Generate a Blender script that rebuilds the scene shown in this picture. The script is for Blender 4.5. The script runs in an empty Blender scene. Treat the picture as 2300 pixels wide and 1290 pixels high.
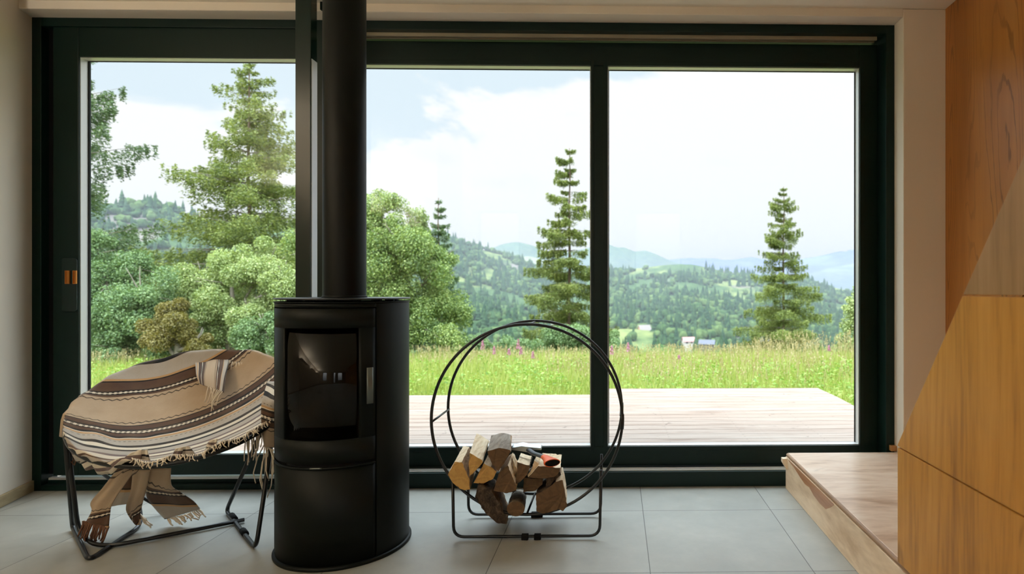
import bpy, math, random
import numpy as np
from mathutils import Vector, Matrix

# ------------------------------------------------------------------ camera, sky, sun, exposure
sc = bpy.context.scene
COL = sc.collection
F = 1315.0; YAW = math.radians(1.15); CX, CY, HC = 1411.0, 651.0, 1.036
cd = bpy.data.cameras.new('camera'); cam = bpy.data.objects.new('camera', cd); COL.objects.link(cam)
sc.camera = cam
cam.location = (0, 0, HC); cam.rotation_euler = (math.pi/2, 0, -YAW)
cd.sensor_width = 36; cd.sensor_fit = 'HORIZONTAL'; cd.lens = F/2300*36
cd.shift_x = (1150-CX)/2300; cd.shift_y = (CY-645)/2300
cd.clip_start = 0.05; cd.clip_end = 20000
cd.dof.use_dof = True; cd.dof.focus_distance = 2.6; cd.dof.aperture_fstop = 2.8

vs = sc.view_settings
sc.display_settings.display_device = 'sRGB'
vs.view_transform = 'Standard'; vs.look = 'None'; vs.exposure = 0.0; vs.gamma = 1.0; vs.use_curve_mapping = False
sc.cycles.max_bounces = 10; sc.cycles.diffuse_bounces = 7; sc.cycles.glossy_bounces = 4
sc.cycles.transparent_max_bounces = 16; sc.cycles.transmission_bounces = 6; sc.cycles.volume_bounces = 0
sc.cycles.sample_clamp_indirect = 10.0; sc.cycles.caustics_reflective = False; sc.cycles.caustics_refractive = False
sc.cycles.use_denoising = True
sc.cycles.volume_step_rate = 1.0

def nt_new(tree, t, **kw):
    n = tree.nodes.new(t)
    for k, v in kw.items(): setattr(n, k, v)
    return n
class G:
    """tiny helper round a node tree"""
    def __init__(s, tree): s.t = tree
    def n(s, t, **kw): return nt_new(s.t, t, **kw)
    def l(s, a, b): s.t.links.new(a, b)
    def put(s, sock, v):
        if isinstance(v, bpy.types.NodeSocket): s.l(v, sock)
        elif v is not None: sock.default_value = v
    def m(s, op, a, b=None, c=None, clamp=False):
        n = s.n('ShaderNodeMath', operation=op); n.use_clamp = clamp
        s.put(n.inputs[0], a); s.put(n.inputs[1], b); s.put(n.inputs[2], c); return n.outputs[0]
    def rng(s, v, a, b, c=0.0, d=1.0, smooth=True):
        n = s.n('ShaderNodeMapRange'); n.interpolation_type = 'SMOOTHSTEP' if smooth else 'LINEAR'
        s.put(n.inputs['Value'], v)
        for k, x in zip(('From Min', 'From Max', 'To Min', 'To Max'), (a, b, c, d)): n.inputs[k].default_value = x
        return n.outputs[0]
    def mix(s, f, a, b, mode='MIX'):
        n = s.n('ShaderNodeMix', data_type='RGBA', blend_type=mode)
        s.put(n.inputs[0], f); s.put(n.inputs[6], a); s.put(n.inputs[7], b); return n.outputs[2]
    def noise(s, vec, scale, detail=3, rough=.55, dist=0.0):
        n = s.n('ShaderNodeTexNoise'); s.put(n.inputs['Vector'], vec)
        n.inputs['Scale'].default_value = scale; n.inputs['Detail'].default_value = detail
        n.inputs['Roughness'].default_value = rough; n.inputs['Distortion'].default_value = dist
        return n.outputs['Fac']
    def ramp(s, f, stops, interp='LINEAR'):
        n = s.n('ShaderNodeValToRGB'); s.put(n.inputs[0], f); cr = n.color_ramp; cr.interpolation = interp
        while len(cr.elements) > 1: cr.elements.remove(cr.elements[-1])
        cr.elements[0].position = stops[0][0]; cr.elements[0].color = (*stops[0][1], 1)
        for p, c in stops[1:]:
            e = cr.elements.new(p); e.color = (*c, 1)
        return n.outputs[0]
    def mapv(s, vec, scale=(1, 1, 1), rot=(0, 0, 0), loc=(0, 0, 0)):
        n = s.n('ShaderNodeMapping'); s.put(n.inputs[0], vec)
        n.inputs['Scale'].default_value = scale; n.inputs['Rotation'].default_value = rot; n.inputs['Location'].default_value = loc
        return n.outputs[0]
    def sep(s, vec):
        n = s.n('ShaderNodeSeparateXYZ'); s.put(n.inputs[0], vec); return n.outputs
    def comb(s, x, y, z):
        n = s.n('ShaderNodeCombineXYZ'); s.put(n.inputs[0], x); s.put(n.inputs[1], y); s.put(n.inputs[2], z); return n.outputs[0]
def lin(r, g, b):
    f = lambda v: (v/255/12.92) if v <= 10.3 else ((v/255+.055)/1.055)**2.4
    return (f(r), f(g), f(b))
def L4(r, g, b): return (*lin(r, g, b), 1)

# world: overcast sky, brighter overhead and towards the sun side behind the house
SKY_UP, SKY_BACK = 6.5, 3.5
UP_W = 25.0
w = bpy.data.worlds.new('sky'); sc.world = w; w.use_nodes = True
g = G(w.node_tree); w.node_tree.nodes.clear()
tc = g.n('ShaderNodeTexCoord').outputs['Generated']
sx, sy, sz = g.sep(tc)
zz = g.m('MAXIMUM', sz, 0.02)
pl = g.comb(g.m('DIVIDE', sx, g.m('ADD', zz, .25)), g.m('DIVIDE', sy, g.m('ADD', zz, .25)), 0.0)
cl = g.noise(pl, 1.35, 6, .55, .3)
cl2 = g.noise(g.mapv(pl, (1, 1, 1), (0, 0, 0), (7.3, 2.1, 0)), 2.2, 4, .5)
# patches of pale blue high on the left, solid cloud lower and to the right
bl = g.m('ADD', g.m('MULTIPLY', g.m('SUBTRACT', sz, .27), 3.2), g.m('MULTIPLY', g.m('ADD', sx, .22), -.55))
bl = g.m('ADD', bl, g.m('MULTIPLY', g.m('SUBTRACT', cl, .5), 2.2))
blue = g.rng(bl, -.02, .12)
grey = g.rng(cl2, .56, .72, 0, .35)
c = g.mix(grey, (1.09, 1.09, 1.10, 1), (.95, .96, .99, 1))
c = g.mix(blue, c, (.82, .94, 1.04, 1))
up = g.rng(sz, .40, .80, 1.0, SKY_UP)
bk = g.rng(g.m('MULTIPLY', sy, -1), .1, .7, 0.0, SKY_BACK)
bk = g.m('MULTIPLY', bk, g.rng(sz, .0, .35))
bg = g.n('ShaderNodeBackground'); g.l(c, bg.inputs[0]); g.l(g.m('ADD', up, bk), bg.inputs[1])
g.l(bg.outputs[0], g.n('ShaderNodeOutputWorld').inputs[0])
try: w.cycles.sampling_method = 'MANUAL'; w.cycles.sample_map_resolution = 512
except Exception: pass

sd = bpy.data.lights.new('sun', 'SUN'); sd.energy = 4.0; sd.angle = math.radians(18); sd.color = (1, .95, .86)
so = bpy.data.objects.new('sun', sd); COL.objects.link(so); so.location = (-20, -10, 30)
so.rotation_euler = Vector((-.62, -.38, .72)).to_track_quat('Z', 'Y').to_euler()

# ------------------------------------------------------------------ helpers
_c, _s = math.cos(YAW), math.sin(YAW)
def ray(px, py):
    a = (px-CX)/F; b = -(py-CY)/F
    return Vector((a*_c+_s, -a*_s+_c, b))
def W(px, py, Y):
    d = ray(px, py); return Vector((0, 0, HC)) + d*(Y/d.y)
def WX(px, Y): return W(px, CY, Y).x
def WZ(px, py, Y): return W(px, py, Y).z

def tag(o, label=None, cat=None, group=None, kind=None):
    for k, v in (('label', label), ('category', cat), ('group', group), ('kind', kind)):
        if v: o[k] = v
    return o
def link(o, parent=None):
    COL.objects.link(o)
    if parent: o.parent = parent
    return o
def empty(name, loc=(0, 0, 0)):
    o = bpy.data.objects.new(name, None); o.location = loc; o.empty_display_size = .1
    return link(o)

class MB:
    def __init__(s): s.v = []; s.f = []; s.mi = []; s.sm = []; s.uv = None
    def add(s, vs, fs, mi=0, smooth=False):
        o = len(s.v); s.v += [tuple(p) for p in vs]
        for f in fs: s.f.append(tuple(i+o for i in f)); s.mi.append(mi); s.sm.append(smooth)
        return s
    def box(s, x0, x1, y0, y1, z0, z1, mi=0):
        x0, x1 = sorted((x0, x1)); y0, y1 = sorted((y0, y1)); z0, z1 = sorted((z0, z1))
        vs = [(x, y, z) for z in (z0, z1) for y in (y0, y1) for x in (x0, x1)]
        return s.add(vs, [(0, 2, 3, 1), (4, 5, 7, 6), (0, 1, 5, 4), (2, 6, 7, 3), (0, 4, 6, 2), (1, 3, 7, 5)], mi)
    def tube(s, pts, r, n=12, mi=0, closed=False, cap=True):
        pts = [Vector(p) for p in pts]; N = len(pts)
        rs = r if hasattr(r, '__len__') else [r]*N
        def tan(i):
            if closed: return (pts[(i+1) % N]-pts[i-1]).normalized()
            return (pts[min(i+1, N-1)]-pts[max(i-1, 0)]).normalized()
        t = tan(0); a = t.orthogonal().normalized(); vs = []
        for i in range(N):
            t2 = tan(i)
            if i:
                q = t.rotation_difference(t2); a = (q @ a); t = t2
            a = (a - t2*a.dot(t2)).normalized(); b = t2.cross(a)
            for k in range(n):
                th = 2*math.pi*k/n; vs.append(pts[i]+(a*math.cos(th)+b*math.sin(th))*rs[i])
        fs = []
        for i in range(N if closed else N-1):
            j = (i+1) % N
            for k in range(n):
                k2 = (k+1) % n; fs.append((i*n+k, i*n+k2, j*n+k2, j*n+k))
        s.add(vs, fs, mi, True)
        if cap and not closed:
            o = len(s.v)-len(vs)
            s.f.append(tuple(o+k for k in reversed(range(n)))); s.mi.append(mi); s.sm.append(False)
            s.f.append(tuple(o+(N-1)*n+k for k in range(n))); s.mi.append(mi); s.sm.append(False)
        return s
    def lathe(s, prof, cx, cy, n=64, a0=0.0, a1=2*math.pi, mi=0, closed_prof=False, smooth=True):
        full = abs(a1-a0-2*math.pi) < 1e-6
        m = n if full else n+1; vs = []
        for k in range(m):
            a = a0+(a1-a0)*k/n
            for (r, z) in prof: vs.append((cx+r*math.sin(a), cy-r*math.cos(a), z))
        P = len(prof); fs = []
        for k in range(n):
            k2 = (k+1) % m if full else k+1
            for i in range(P if closed_prof else P-1):
                j = (i+1) % P; fs.append((k*P+i, k2*P+i, k2*P+j, k*P+j))
        s.add(vs, fs, mi, smooth)
        if not full and closed_prof:
            o = len(s.v)-len(vs)
            s.f.append(tuple(o+i for i in range(P))); s.mi.append(mi); s.sm.append(False)
            s.f.append(tuple(o+(m-1)*P+i for i in reversed(range(P)))); s.mi.append(mi); s.sm.append(False)
        return s
    def build(s, name, mats, parent=None, bevel=0.0, base=None, recalc=True):
        me = bpy.data.meshes.new(name)
        off = Vector(base) if base is not None else Vector((0, 0, 0))
        q_ = parent
        while q_ is not None: off = off + q_.location; q_ = q_.parent
        if parent is not None and base is not None: off = Vector(base)
        me.from_pydata([tuple(Vector(p)-off) for p in s.v], [], s.f)
        me.polygons.foreach_set('material_index', s.mi); me.polygons.foreach_set('use_smooth', s.sm)
        for m in (mats if isinstance(mats, (list, tuple)) else [mats]): me.materials.append(m)
        if s.uv is not None:
            ul = me.uv_layers.new(name='UVMap')
            lv = np.empty(len(me.loops), dtype=np.int32); me.loops.foreach_get('vertex_index', lv)
            ul.data.foreach_set('uv', np.asarray(s.uv, dtype=np.float32)[lv].ravel())
        if recalc:
            import bmesh
            bm = bmesh.new(); bm.from_mesh(me); bmesh.ops.recalc_face_normals(bm, faces=bm.faces); bm.to_mesh(me); bm.free()
        me.update()
        o = bpy.data.objects.new(name, me); link(o, parent)
        if parent is None and base is not None: o.location = base
        if bevel:
            b = o.modifiers.new('bevel', 'BEVEL'); b.width = bevel; b.segments = 2; b.limit_method = 'ANGLE'
        return o
def arc_fillet(pts, r, n=6):
    """polyline with rounded corners"""
    pts = [Vector(p) for p in pts]; out = [pts[0]]
    for i in range(1, len(pts)-1):
        a, b, c = pts[i-1], pts[i], pts[i+1]
        d1 = (a-b); d2 = (c-b); rr = min(r, d1.length*.45, d2.length*.45)
        p1 = b+d1.normalized()*rr; p2 = b+d2.normalized()*rr
        for k in range(n+1):
            t = k/n; out.append(p1*(1-t)**2+b*2*t*(1-t)+p2*t*t)
    out.append(pts[-1]); return out
def soup(name, mats, quads, parent=None, mi=None, smooth=False, nv=4, base=None):
    """fast mesh from an (N, nv, 3) array of separate polygons"""
    q = np.asarray(quads, dtype=np.float32)
    if base is None and parent is not None: base = parent.location
    if base is not None: q = q-np.array(base, dtype=np.float32)
    n = len(q); me = bpy.data.meshes.new(name)
    me.vertices.add(n*nv); me.vertices.foreach_set('co', q.ravel())
    me.loops.add(n*nv); me.loops.foreach_set('vertex_index', np.arange(n*nv, dtype=np.int32))
    me.polygons.add(n); me.polygons.foreach_set('loop_start', np.arange(0, n*nv, nv, dtype=np.int32))
    me.polygons.foreach_set('loop_total', np.full(n, nv, dtype=np.int32))
    if mi is not None: me.polygons.foreach_set('material_index', mi.astype(np.int32))
    for m in (mats if isinstance(mats, (list, tuple)) else [mats]): me.materials.append(m)
    me.update(calc_edges=True)
    o = bpy.data.objects.new(name, me); link(o, parent)
    if parent is None and base is not None: o.location = base
    return o

# ------------------------------------------------------------------ materials
MATS = {}
def mat(name, col=(.5, .5, .5), rough=.5, metal=0.0, spec=.5, fn=None, coat=0.0):
    m = bpy.data.materials.new(name); m.use_nodes = True; g = G(m.node_tree)
    b = m.node_tree.nodes['Principled BSDF']
    b.inputs['Base Color'].default_value = (*col[:3], 1); b.inputs['Roughness'].default_value = rough
    b.inputs['Metallic'].default_value = metal; b.inputs['Specular IOR Level'].default_value = spec
    b.inputs['Coat Weight'].default_value = coat
    if fn: fn(g, b)
    MATS[name] = m; return m
def bump(g, b, h, strength=.3, dist=.01):
    n = g.n('ShaderNodeBump'); n.inputs['Strength'].default_value = strength; n.inputs['Distance'].default_value = dist
    g.l(h, n.inputs['Height']); g.l(n.outputs[0], b.inputs['Normal'])
def objc(g): return g.n('ShaderNodeTexCoord').outputs['Object']
def posc(g): return g.n('ShaderNodeNewGeometry').outputs['Position']

def _plaster(c0, c1):
    def f(g, b):
        p = posc(g); g.l(g.mix(g.noise(p, 3, 4), c0, c1), b.inputs['Base Color'])
        bump(g, b, g.noise(p, 160, 3), .12, .002)
    return f
M_wall = mat('wall_plaster', rough=.85, fn=_plaster(L4(230, 221, 206), L4(224, 214, 198)))
M_ceil = mat('ceiling_plaster', rough=.9, fn=_plaster(L4(238, 232, 218), L4(233, 226, 212)))
def _dark(c, n=60):
    def f(g, b):
        p = objc(g); g.l(g.mix(g.noise(p, n, 2), c, tuple(x*1.35 for x in c[:3])+(1,)), b.inputs['Base Color'])
        bump(g, b, g.noise(p, 300, 2), .05, .001)
    return f
M_frame = mat('frame_green_black', rough=.4, spec=.3, fn=_dark((.0016, .012, .009, 1)))
M_post = mat('post_green_black', rough=.22, spec=.5, fn=_dark((.0016, .012, .009, 1)))
M_alu = mat('light_aluminium', L4(215, 215, 212)[:3], .35, .3)
M_track = mat('beige_track', L4(170, 162, 140)[:3], .4, .3)
M_stove = mat('stove_black_steel', rough=.5, spec=.22, fn=_dark((.0018, .0034, .0022, 1), 200))
M_stovein = mat('firebox_lining', (.022, .015, .009), .9)
M_black = mat('black_tube_steel', (.008, .009, .009), .32, 0, .5)
M_dark = mat('matte_black', (.004, .004, .004), .8, 0, .2)
M_brass = mat('copper_slot', lin(200, 130, 60), .35, .7)
M_steel = mat('axe_steel', lin(170, 175, 175), .35, .9)
M_orange = mat('orange_grip', lin(240, 100, 30), .45)
M_brushed = mat('brushed_steel', lin(120, 125, 120), .4, .8)

def _floor(g, b):
    p = posc(g); X, Y, Z = g.sep(p)
    def cell(v, off):
        u = g.m('DIVIDE', g.m('SUBTRACT', v, off), .6)
        fr = g.m('FRACT', g.m('ADD', u, 50)); d = g.m('MULTIPLY', g.m('MINIMUM', fr, g.m('SUBTRACT', 1.0, fr)), .6)
        return g.m('FLOOR', g.m('ADD', u, 50)), d
    cx_, dx = cell(X, .124); cy_, dy = cell(Y, 2.14)
    d = g.m('MINIMUM', dx, dy); gr = g.rng(d, .0011, .0019, 1, 0)
    wn = g.n('ShaderNodeTexWhiteNoise', noise_dimensions='2D'); g.l(g.comb(cx_, cy_, 0), wn.inputs['Vector'])
    n1 = g.noise(p, 2.3, 6, .6, .4); n2 = g.noise(p, 14, 5, .65)
    v = g.m('ADD', g.m('MULTIPLY', n1, .6), g.m('ADD', g.m('MULTIPLY', n2, .25), g.m('MULTIPLY', wn.outputs[0], .1)))
    col = g.ramp(v, [(.25, lin(140, 140, 132)), (.5, lin(162, 162, 154)), (.75, lin(184, 183, 174))])
    g.l(g.mix(gr, col, L4(84, 82, 76)), b.inputs['Base Color'])
    g.l(g.m('ADD', g.m('MULTIPLY', n2, .25), .33), b.inputs['Roughness'])
    bump(g, b, g.m('SUBTRACT', g.m('MULTIPLY', n2, .15), gr), .25, .002)
M_floor = mat('floor_tiles', fn=_floor, spec=.5)

def wood(name, c0, c1, c2, axis='z', sc_=1.0, rough=.45, knots=0.0, coat=0.0, fine=60, stretch=.06, contrast=(.35, .5, .68)):
    def f(g, b):
        p = objc(g); s = {'x': (stretch, 1, 1), 'y': (1, stretch, 1), 'z': (1, 1, stretch)}[axis]
        q = g.mapv(p, s)
        n = g.noise(q, 7*sc_, 5, .6, .8); n2 = g.noise(q, fine*sc_, 3, .6, .2)
        v = g.m('ADD', g.m('MULTIPLY', n, .75), g.m('MULTIPLY', n2, .25))
        col = g.ramp(v, [(contrast[0], c0), (contrast[1], c1), (contrast[2], c2)])
        if knots:
            k = g.rng(g.noise(g.mapv(p, tuple(x**.5 for x in s)), 5*sc_, 3, .7, 1.4), .62, .75, 0, knots)
            col = g.mix(k, col, (*[x*.75 for x in c0], 1))
        g.l(col, b.inputs['Base Color'])
        bump(g, b, n2, .08, .002)
    return mat(name, rough=rough, fn=f, coat=coat)
M_panel = wood('stair_panel_veneer', lin(140, 88, 22), lin(202, 142, 52), lin(222, 164, 78), 'z', 1, .42, .8, 0, 60, .07)
M_birch = wood('birch_ply_top', lin(190, 156, 128), lin(226, 198, 172), lin(242, 224, 204), 'x', .8, .28, .6, 0, 40, .25)
M_birchs = wood('birch_ply_riser', lin(206, 174, 138), lin(238, 212, 180), lin(246, 226, 200), 'y', .7, .5, .6, 0, 40, .25)
M_plyedge = wood('ply_edge', lin(120, 85, 60), lin(160, 125, 95), lin(185, 150, 120), 'y', 3, .6)
def _walnut(g, b):
    p = objc(g); q = g.mapv(p, (1, 1, .09))
    n = g.noise(q, 2.6, 2, .45, .5)
    wv = g.m('SINE', g.m('MULTIPLY', g.m('ADD', n, g.m('MULTIPLY', g.noise(g.mapv(p, (1, 1, .2)), 18, 3), .03)), 260.0)); ln = g.rng(wv, .72, 1.0)
    ln = g.m('MULTIPLY', ln, g.rng(g.noise(q, 5, 3), .35, .6, .25, 1))
    f2 = g.noise(g.mapv(p, (1, 1, .05)), 60, 3)
    base = g.ramp(g.noise(q, 2.2, 4, .6, .5), [(.3, lin(150, 88, 30)), (.55, lin(188, 124, 58)), (.75, lin(208, 150, 88))])
    col = g.mix(g.m('MULTIPLY', ln, .62), base, L4(84, 44, 16)); col = g.mix(g.m('MULTIPLY', f2, .3), col, L4(120, 72, 34))
    g.l(col, b.inputs['Base Color']); bump(g, b, f2, .05, .002)
M_walnut = mat('walnut_veneer', rough=.36, fn=_walnut)
M_deckw = None
def _deck(g, b):
    p = objc(g); X, Y, Z = g.sep(p)
    row = g.m('FLOOR', g.m('DIVIDE', Y, .135))
    wn = g.n('ShaderNodeTexWhiteNoise', noise_dimensions='1D'); g.l(row, wn.inputs['W'])
    q = g.mapv(g.comb(X, Y, g.m('MULTIPLY', wn.outputs[0], 9.0)), (.12, 1.6, 1))
    n = g.noise(q, 12, 5, .6, .6)
    col = g.ramp(n, [(.3, lin(98, 75, 60)), (.45, lin(136, 119, 107)), (.7, lin(150, 137, 126))])
    col = g.mix(g.m('MULTIPLY', wn.outputs[0], .4), col, L4(128, 108, 93))
    k = g.rng(g.noise(g.comb(X, g.m('MULTIPLY', Y, 1.5), 0), 9, 2, .4, 1), .70, .76, 0, .6)
    col = g.mix(k, col, L4(62, 42, 30))
    # screw heads in pairs along the joists
    jx = g.m('ABSOLUTE', g.m('SUBTRACT', g.m('FRACT', g.m('DIVIDE', X, .55)), .5)); jx = g.m('MULTIPLY', jx, .55)
    fy = g.m('FRACT', g.m('DIVIDE', Y, .135)); jy = g.m('MULTIPLY', g.m('ABSOLUTE', g.m('SUBTRACT', g.m('ABSOLUTE', g.m('SUBTRACT', fy, .5)), .28)), .135)
    sd_ = g.m('SQRT', g.m('ADD', g.m('POWER', jx, 2), g.m('POWER', jy, 2)))
    col = g.mix(g.rng(sd_, .004, .007, .7, 0), col, L4(70, 60, 55))
    g.l(col, b.inputs['Base Color'])
M_deck = mat('deck_larch', rough=.7, fn=_deck)

def glassmat(name, tint=(1, 1, 1), base=(.97, .985, .98), f0=.012, rough=0.0):
    m = bpy.data.materials.new(name); m.use_nodes = True; t = m.node_tree; t.nodes.clear(); g = G(t)
    tr = g.n('ShaderNodeBsdfTransparent'); tr.inputs[0].default_value = (*base, 1)
    gl = g.n('ShaderNodeBsdfGlossy'); gl.inputs['Roughness'].default_value = rough; gl.inputs[0].default_value = (*tint, 1)
    ge = g.n('ShaderNodeNewGeometry'); vm = g.n('ShaderNodeVectorMath', operation='DOT_PRODUCT'); g.l(ge.outputs['Incoming'], vm.inputs[0]); g.l(ge.outputs['Normal'], vm.inputs[1])
    cs = g.m('ABSOLUTE', vm.outputs['Value']); fr = g.m('ADD', g.m('MULTIPLY', g.m('POWER', g.m('SUBTRACT', 1.0, cs, clamp=True), 5.0), 1-f0), f0)
    mx = g.n('ShaderNodeMixShader'); g.l(fr, mx.inputs[0]); g.l(tr.outputs[0], mx.inputs[1]); g.l(gl.outputs[0], mx.inputs[2])
    g.l(mx.outputs[0], g.n('ShaderNodeOutputMaterial').inputs[0]); return m
M_glass = glassmat('window_glass')
M_sglass = glassmat('smoked_stove_glass', (1, 1, 1), (.2, .17, .13), .024, .02)

def leafmat(name, c0, c1, c2, trans=.35, rough=.55, k=.74):
    c0, c1, c2 = [tuple(v*k for v in c) for c in (c0, c1, c2)]
    m = bpy.data.materials.new(name); m.use_nodes = True; t = m.node_tree; t.nodes.clear(); g = G(t)
    geo = g.n('ShaderNodeNewGeometry'); r = geo.outputs['Random Per Island']
    nn = g.noise(geo.outputs['Position'], 1.1, 3)
    v = g.m('ADD', g.m('MULTIPLY', r, .5), g.m('MULTIPLY', nn, .5))
    col = g.ramp(v, [(.25, c0), (.5, c1), (.75, c2)])
    d = g.n('ShaderNodeBsdfDiffuse'); g.l(col, d.inputs[0])
    tl = g.n('ShaderNodeBsdfTranslucent'); g.l(g.mix(1.0, col, (1.0, 1.0, .6, 1), 'MULTIPLY'), tl.inputs[0])
    mx = g.n('ShaderNodeMixShader'); mx.inputs[0].default_value = trans
    g.l(d.outputs[0], mx.inputs[1]); g.l(tl.outputs[0], mx.inputs[2])
    gl = g.n('ShaderNodeBsdfGlossy'); gl.inputs['Roughness'].default_value = rough
    m2 = g.n('ShaderNodeMixShader'); m2.inputs[0].default_value = .04; g.l(mx.outputs[0], m2.inputs[1]); g.l(gl.outputs[0], m2.inputs[2])
    g.l(m2.outputs[0], g.n('ShaderNodeOutputMaterial').inputs[0]); return m
M_spruce = leafmat('spruce_needles', lin(84, 100, 52), lin(128, 146, 72), lin(172, 182, 98), k=.84)
M_spruced = leafmat('dark_spruce_needles', lin(66, 90, 60), lin(96, 122, 80), lin(130, 152, 100), k=.9)
M_leaf = leafmat('broad_leaves', lin(84, 112, 54), lin(128, 152, 80), lin(176, 192, 116), k=.92)
M_leafb = leafmat('bright_leaves', lin(104, 126, 66), lin(148, 166, 100), lin(186, 198, 138), k=.98)
M_leafd = leafmat('bluish_leaves', lin(80, 110, 66), lin(112, 142, 90), lin(148, 172, 118), k=.95)
M_rust = leafmat('brownish_leaves', lin(104, 100, 40), lin(138, 128, 56), lin(160, 146, 76))
M_grass = leafmat('grass_blades', lin(132, 154, 62), lin(176, 192, 92), lin(212, 216, 132), .45)
M_straw = leafmat('seed_heads', lin(168, 150, 100), lin(190, 176, 124), lin(206, 194, 150), .3)
M_weed = leafmat('weed_leaves', lin(112, 150, 54), lin(148, 186, 74), lin(184, 212, 110), .4)
M_pink = leafmat('pink_petals', lin(206, 130, 170), lin(220, 156, 188), lin(228, 180, 200), .4)
M_bark = mat('tree_bark', lin(96, 80, 64), .9)
M_greybark = mat('grey_bark', lin(128, 120, 106), .9)

# ------------------------------------------------------------------ room shell
XL, XR, XI, YB = -3.005, 1.69, 1.472, -3.4
YW, YF = 2.975, 3.07      # inner wall face, window frame front
ZT, ZC = 2.437, 2.478     # window head, ceiling
YO = 3.25
def struct(name, mb, m, **k):
    o = mb.build(name, m, **k); tag(o, kind='structure'); return o
struct('floor', MB().box(-3.2, XR+.1, YB-.2, YO, -.15, 0), M_floor)
mb = MB().box(-3.3, XR+.3, YB-.3, YW, ZC, ZC+.3); mb.box(-3.6, XR+.4, YW-.001, YO+.05, ZT+.06, ZC+.3)
struct('ceiling', mb, M_ceil)
mb = MB(); mb.box(XL-.4, XI, YW, YO, ZT, ZC+.01)                       # lintel over the windows
mb.box(XI, XR+.25, YW, YO, 0, ZC)                                     # pier at the right
struct('wall_front', mb, M_wall, bevel=.004)
# left wall: splayed reveal, then straight back
mb = MB(); xk, yk = XL+.085, 2.80
pts = [(XL, YO), (XL, YF), (xk, yk), (xk, YB), (xk-.35, YB), (xk-.35, YO)]
vs_ = [(x, y, z) for z in (0, ZC) for x, y in pts]; n_ = len(pts)
mb.add(vs_, [tuple(range(n_)), tuple(range(n_, 2*n_))]+[(i, (i+1) % n_, n_+(i+1) % n_, n_+i) for i in range(n_)])
struct('wall_left', mb, M_wall)
mb = MB(); e = .014
pts = [(XL-.01, YF-.001), (XL+e, YF-.001), (xk+e, yk), (xk+e, YB+.01), (xk-.01, YB+.01), (xk-.01, yk)]
vs_ = [(x, y, z) for z in (.001, .056) for x, y in pts]
mb.add(vs_, [tuple(range(n_)), tuple(range(n_, 2*n_))]+[(i, (i+1) % n_, n_+(i+1) % n_, n_+i) for i in range(n_)])
struct('baseboard_left', mb, wood('skirting_beige', lin(140, 122, 92), lin(164, 146, 112), lin(186, 168, 134), 'y', 1, .6), bevel=.002)
# walnut clad right wall
struct('wall_right', MB().box(XR, XR+.2, YB, YW, 0, ZC), M_walnut)
# back wall, unseen; its two wide windows are added to brighten the room
def wall_with_holes(mb, x0, x1, y0, y1, z0, z1, holes):
    xs = x0
    for (a, b, c, d) in holes:
        mb.box(xs, a, y0, y1, z0, z1); mb.box(a, b, y0, y1, z0, c); mb.box(a, b, y0, y1, d, z1); xs = b
    mb.box(xs, x1, y0, y1, z0, z1)
BH = [(-2.3, -1.6, .7, 2.35), (-.43, -.14, .25, 2.35), (.3, 1.1, .7, 2.35)]  # outer two added for extra daylight, narrow one shows in the stove glass
mb = MB(); wall_with_holes(mb, xk-.2, XR+.2, YB-.2, YB, 0, ZC, BH); struct('wall_back', mb, M_wall)
for i, (a, b, c_, d) in enumerate(BH):
    wroot = tag(empty('window_%d' % (i+2), ((a+b)/2, YB-.1, c_)), kind='structure')
    mb = MB(); t = .03
    mb.box(a, a+t, YB-.13, YB-.06, c_, d); mb.box(b-t, b, YB-.13, YB-.06, c_, d)
    mb.box(a+t, b-t, YB-.13, YB-.06, c_, c_+t); mb.box(a+t, b-t, YB-.13, YB-.06, d-t, d)
    mb.build('window_frame', M_frame, wroot)
    MB().box(a+t, b-t, YB-.1, YB-.094, c_+t, d-t).build('window_pane', M_glass, wroot)

# ------------------------------------------------------------------ sliding door (left) and big window (right)
XM = WX(708, YF)                       # where the two units meet
root = tag(empty('door_1', ((XL+XM)/2, YF, 0)), kind='structure')
jx = WX(92, YF)
mb = MB(); mb.box(XL, jx, YF, YF+.09, 0, ZT); mb.box(XM-.035, XM, YF, YF+.09, 0, ZT)
mb.box(jx, XM-.035, YF, YO, WZ(400, 61, YF), ZT); mb.box(jx, XM-.035, YF, YF+.035, 0, .028); mb.box(jx, XM-.035, YF+.035, YO, 0, .045)
mb.build('frame', M_frame, root, bevel=.002)
mb = MB().box(jx+.002, XM-.037, YF+.037, YF+.06, .045, .056); mb.build('floor_track', M_alu, root)
SY = YF+.012
sxa, sxb = WX(119, SY), XM-.037
gxa, gxb = WX(176, SY), WX(676, SY)
gzt, gzb = WZ(400, 129, SY), WZ(560, 1021, SY)
mb = MB(); szb, szt = .075, WZ(400, 62, SY)
mb.box(sxa, gxa, SY, SY+.075, szb, szt); mb.box(gxb, sxb, SY, SY+.075, szb, szt)
mb.box(gxa, gxb, SY, SY+.075, gzt, szt); mb.box(gxa, gxb, SY, SY+.075, szb, gzb)
sash = mb.build('sash', M_frame, root, bevel=.003)
def liner(xa, xb, zb, zt, y0, dep, parent):
    mb = MB(); t = .003
    mb.box(xa, xa+t, y0, y0+dep, zb, zt); mb.box(xb-t, xb, y0, y0+dep, zb, zt)
    mb.box(xa+t, xb-t, y0, y0+dep, zb, zb+t); mb.box(xa+t, xb-t, y0, y0+dep, zt-t, zt)
    return mb.build('glazing_bead', M_alu, parent)
def gasket(xa, xb, zb, zt, y0, parent, t=.006, ext=.006):
    mb = MB()
    mb.box(xa+.003, xa+.003+t, y0, y0+ext, zb, zt); mb.box(xb-.003-t, xb-.003, y0, y0+ext, zb, zt)
    mb.box(xa+.01, xb-.01, y0, y0+ext, zt-.003-t*.6, zt-.003)
    return mb.build('seal', M_dark, parent)
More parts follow.
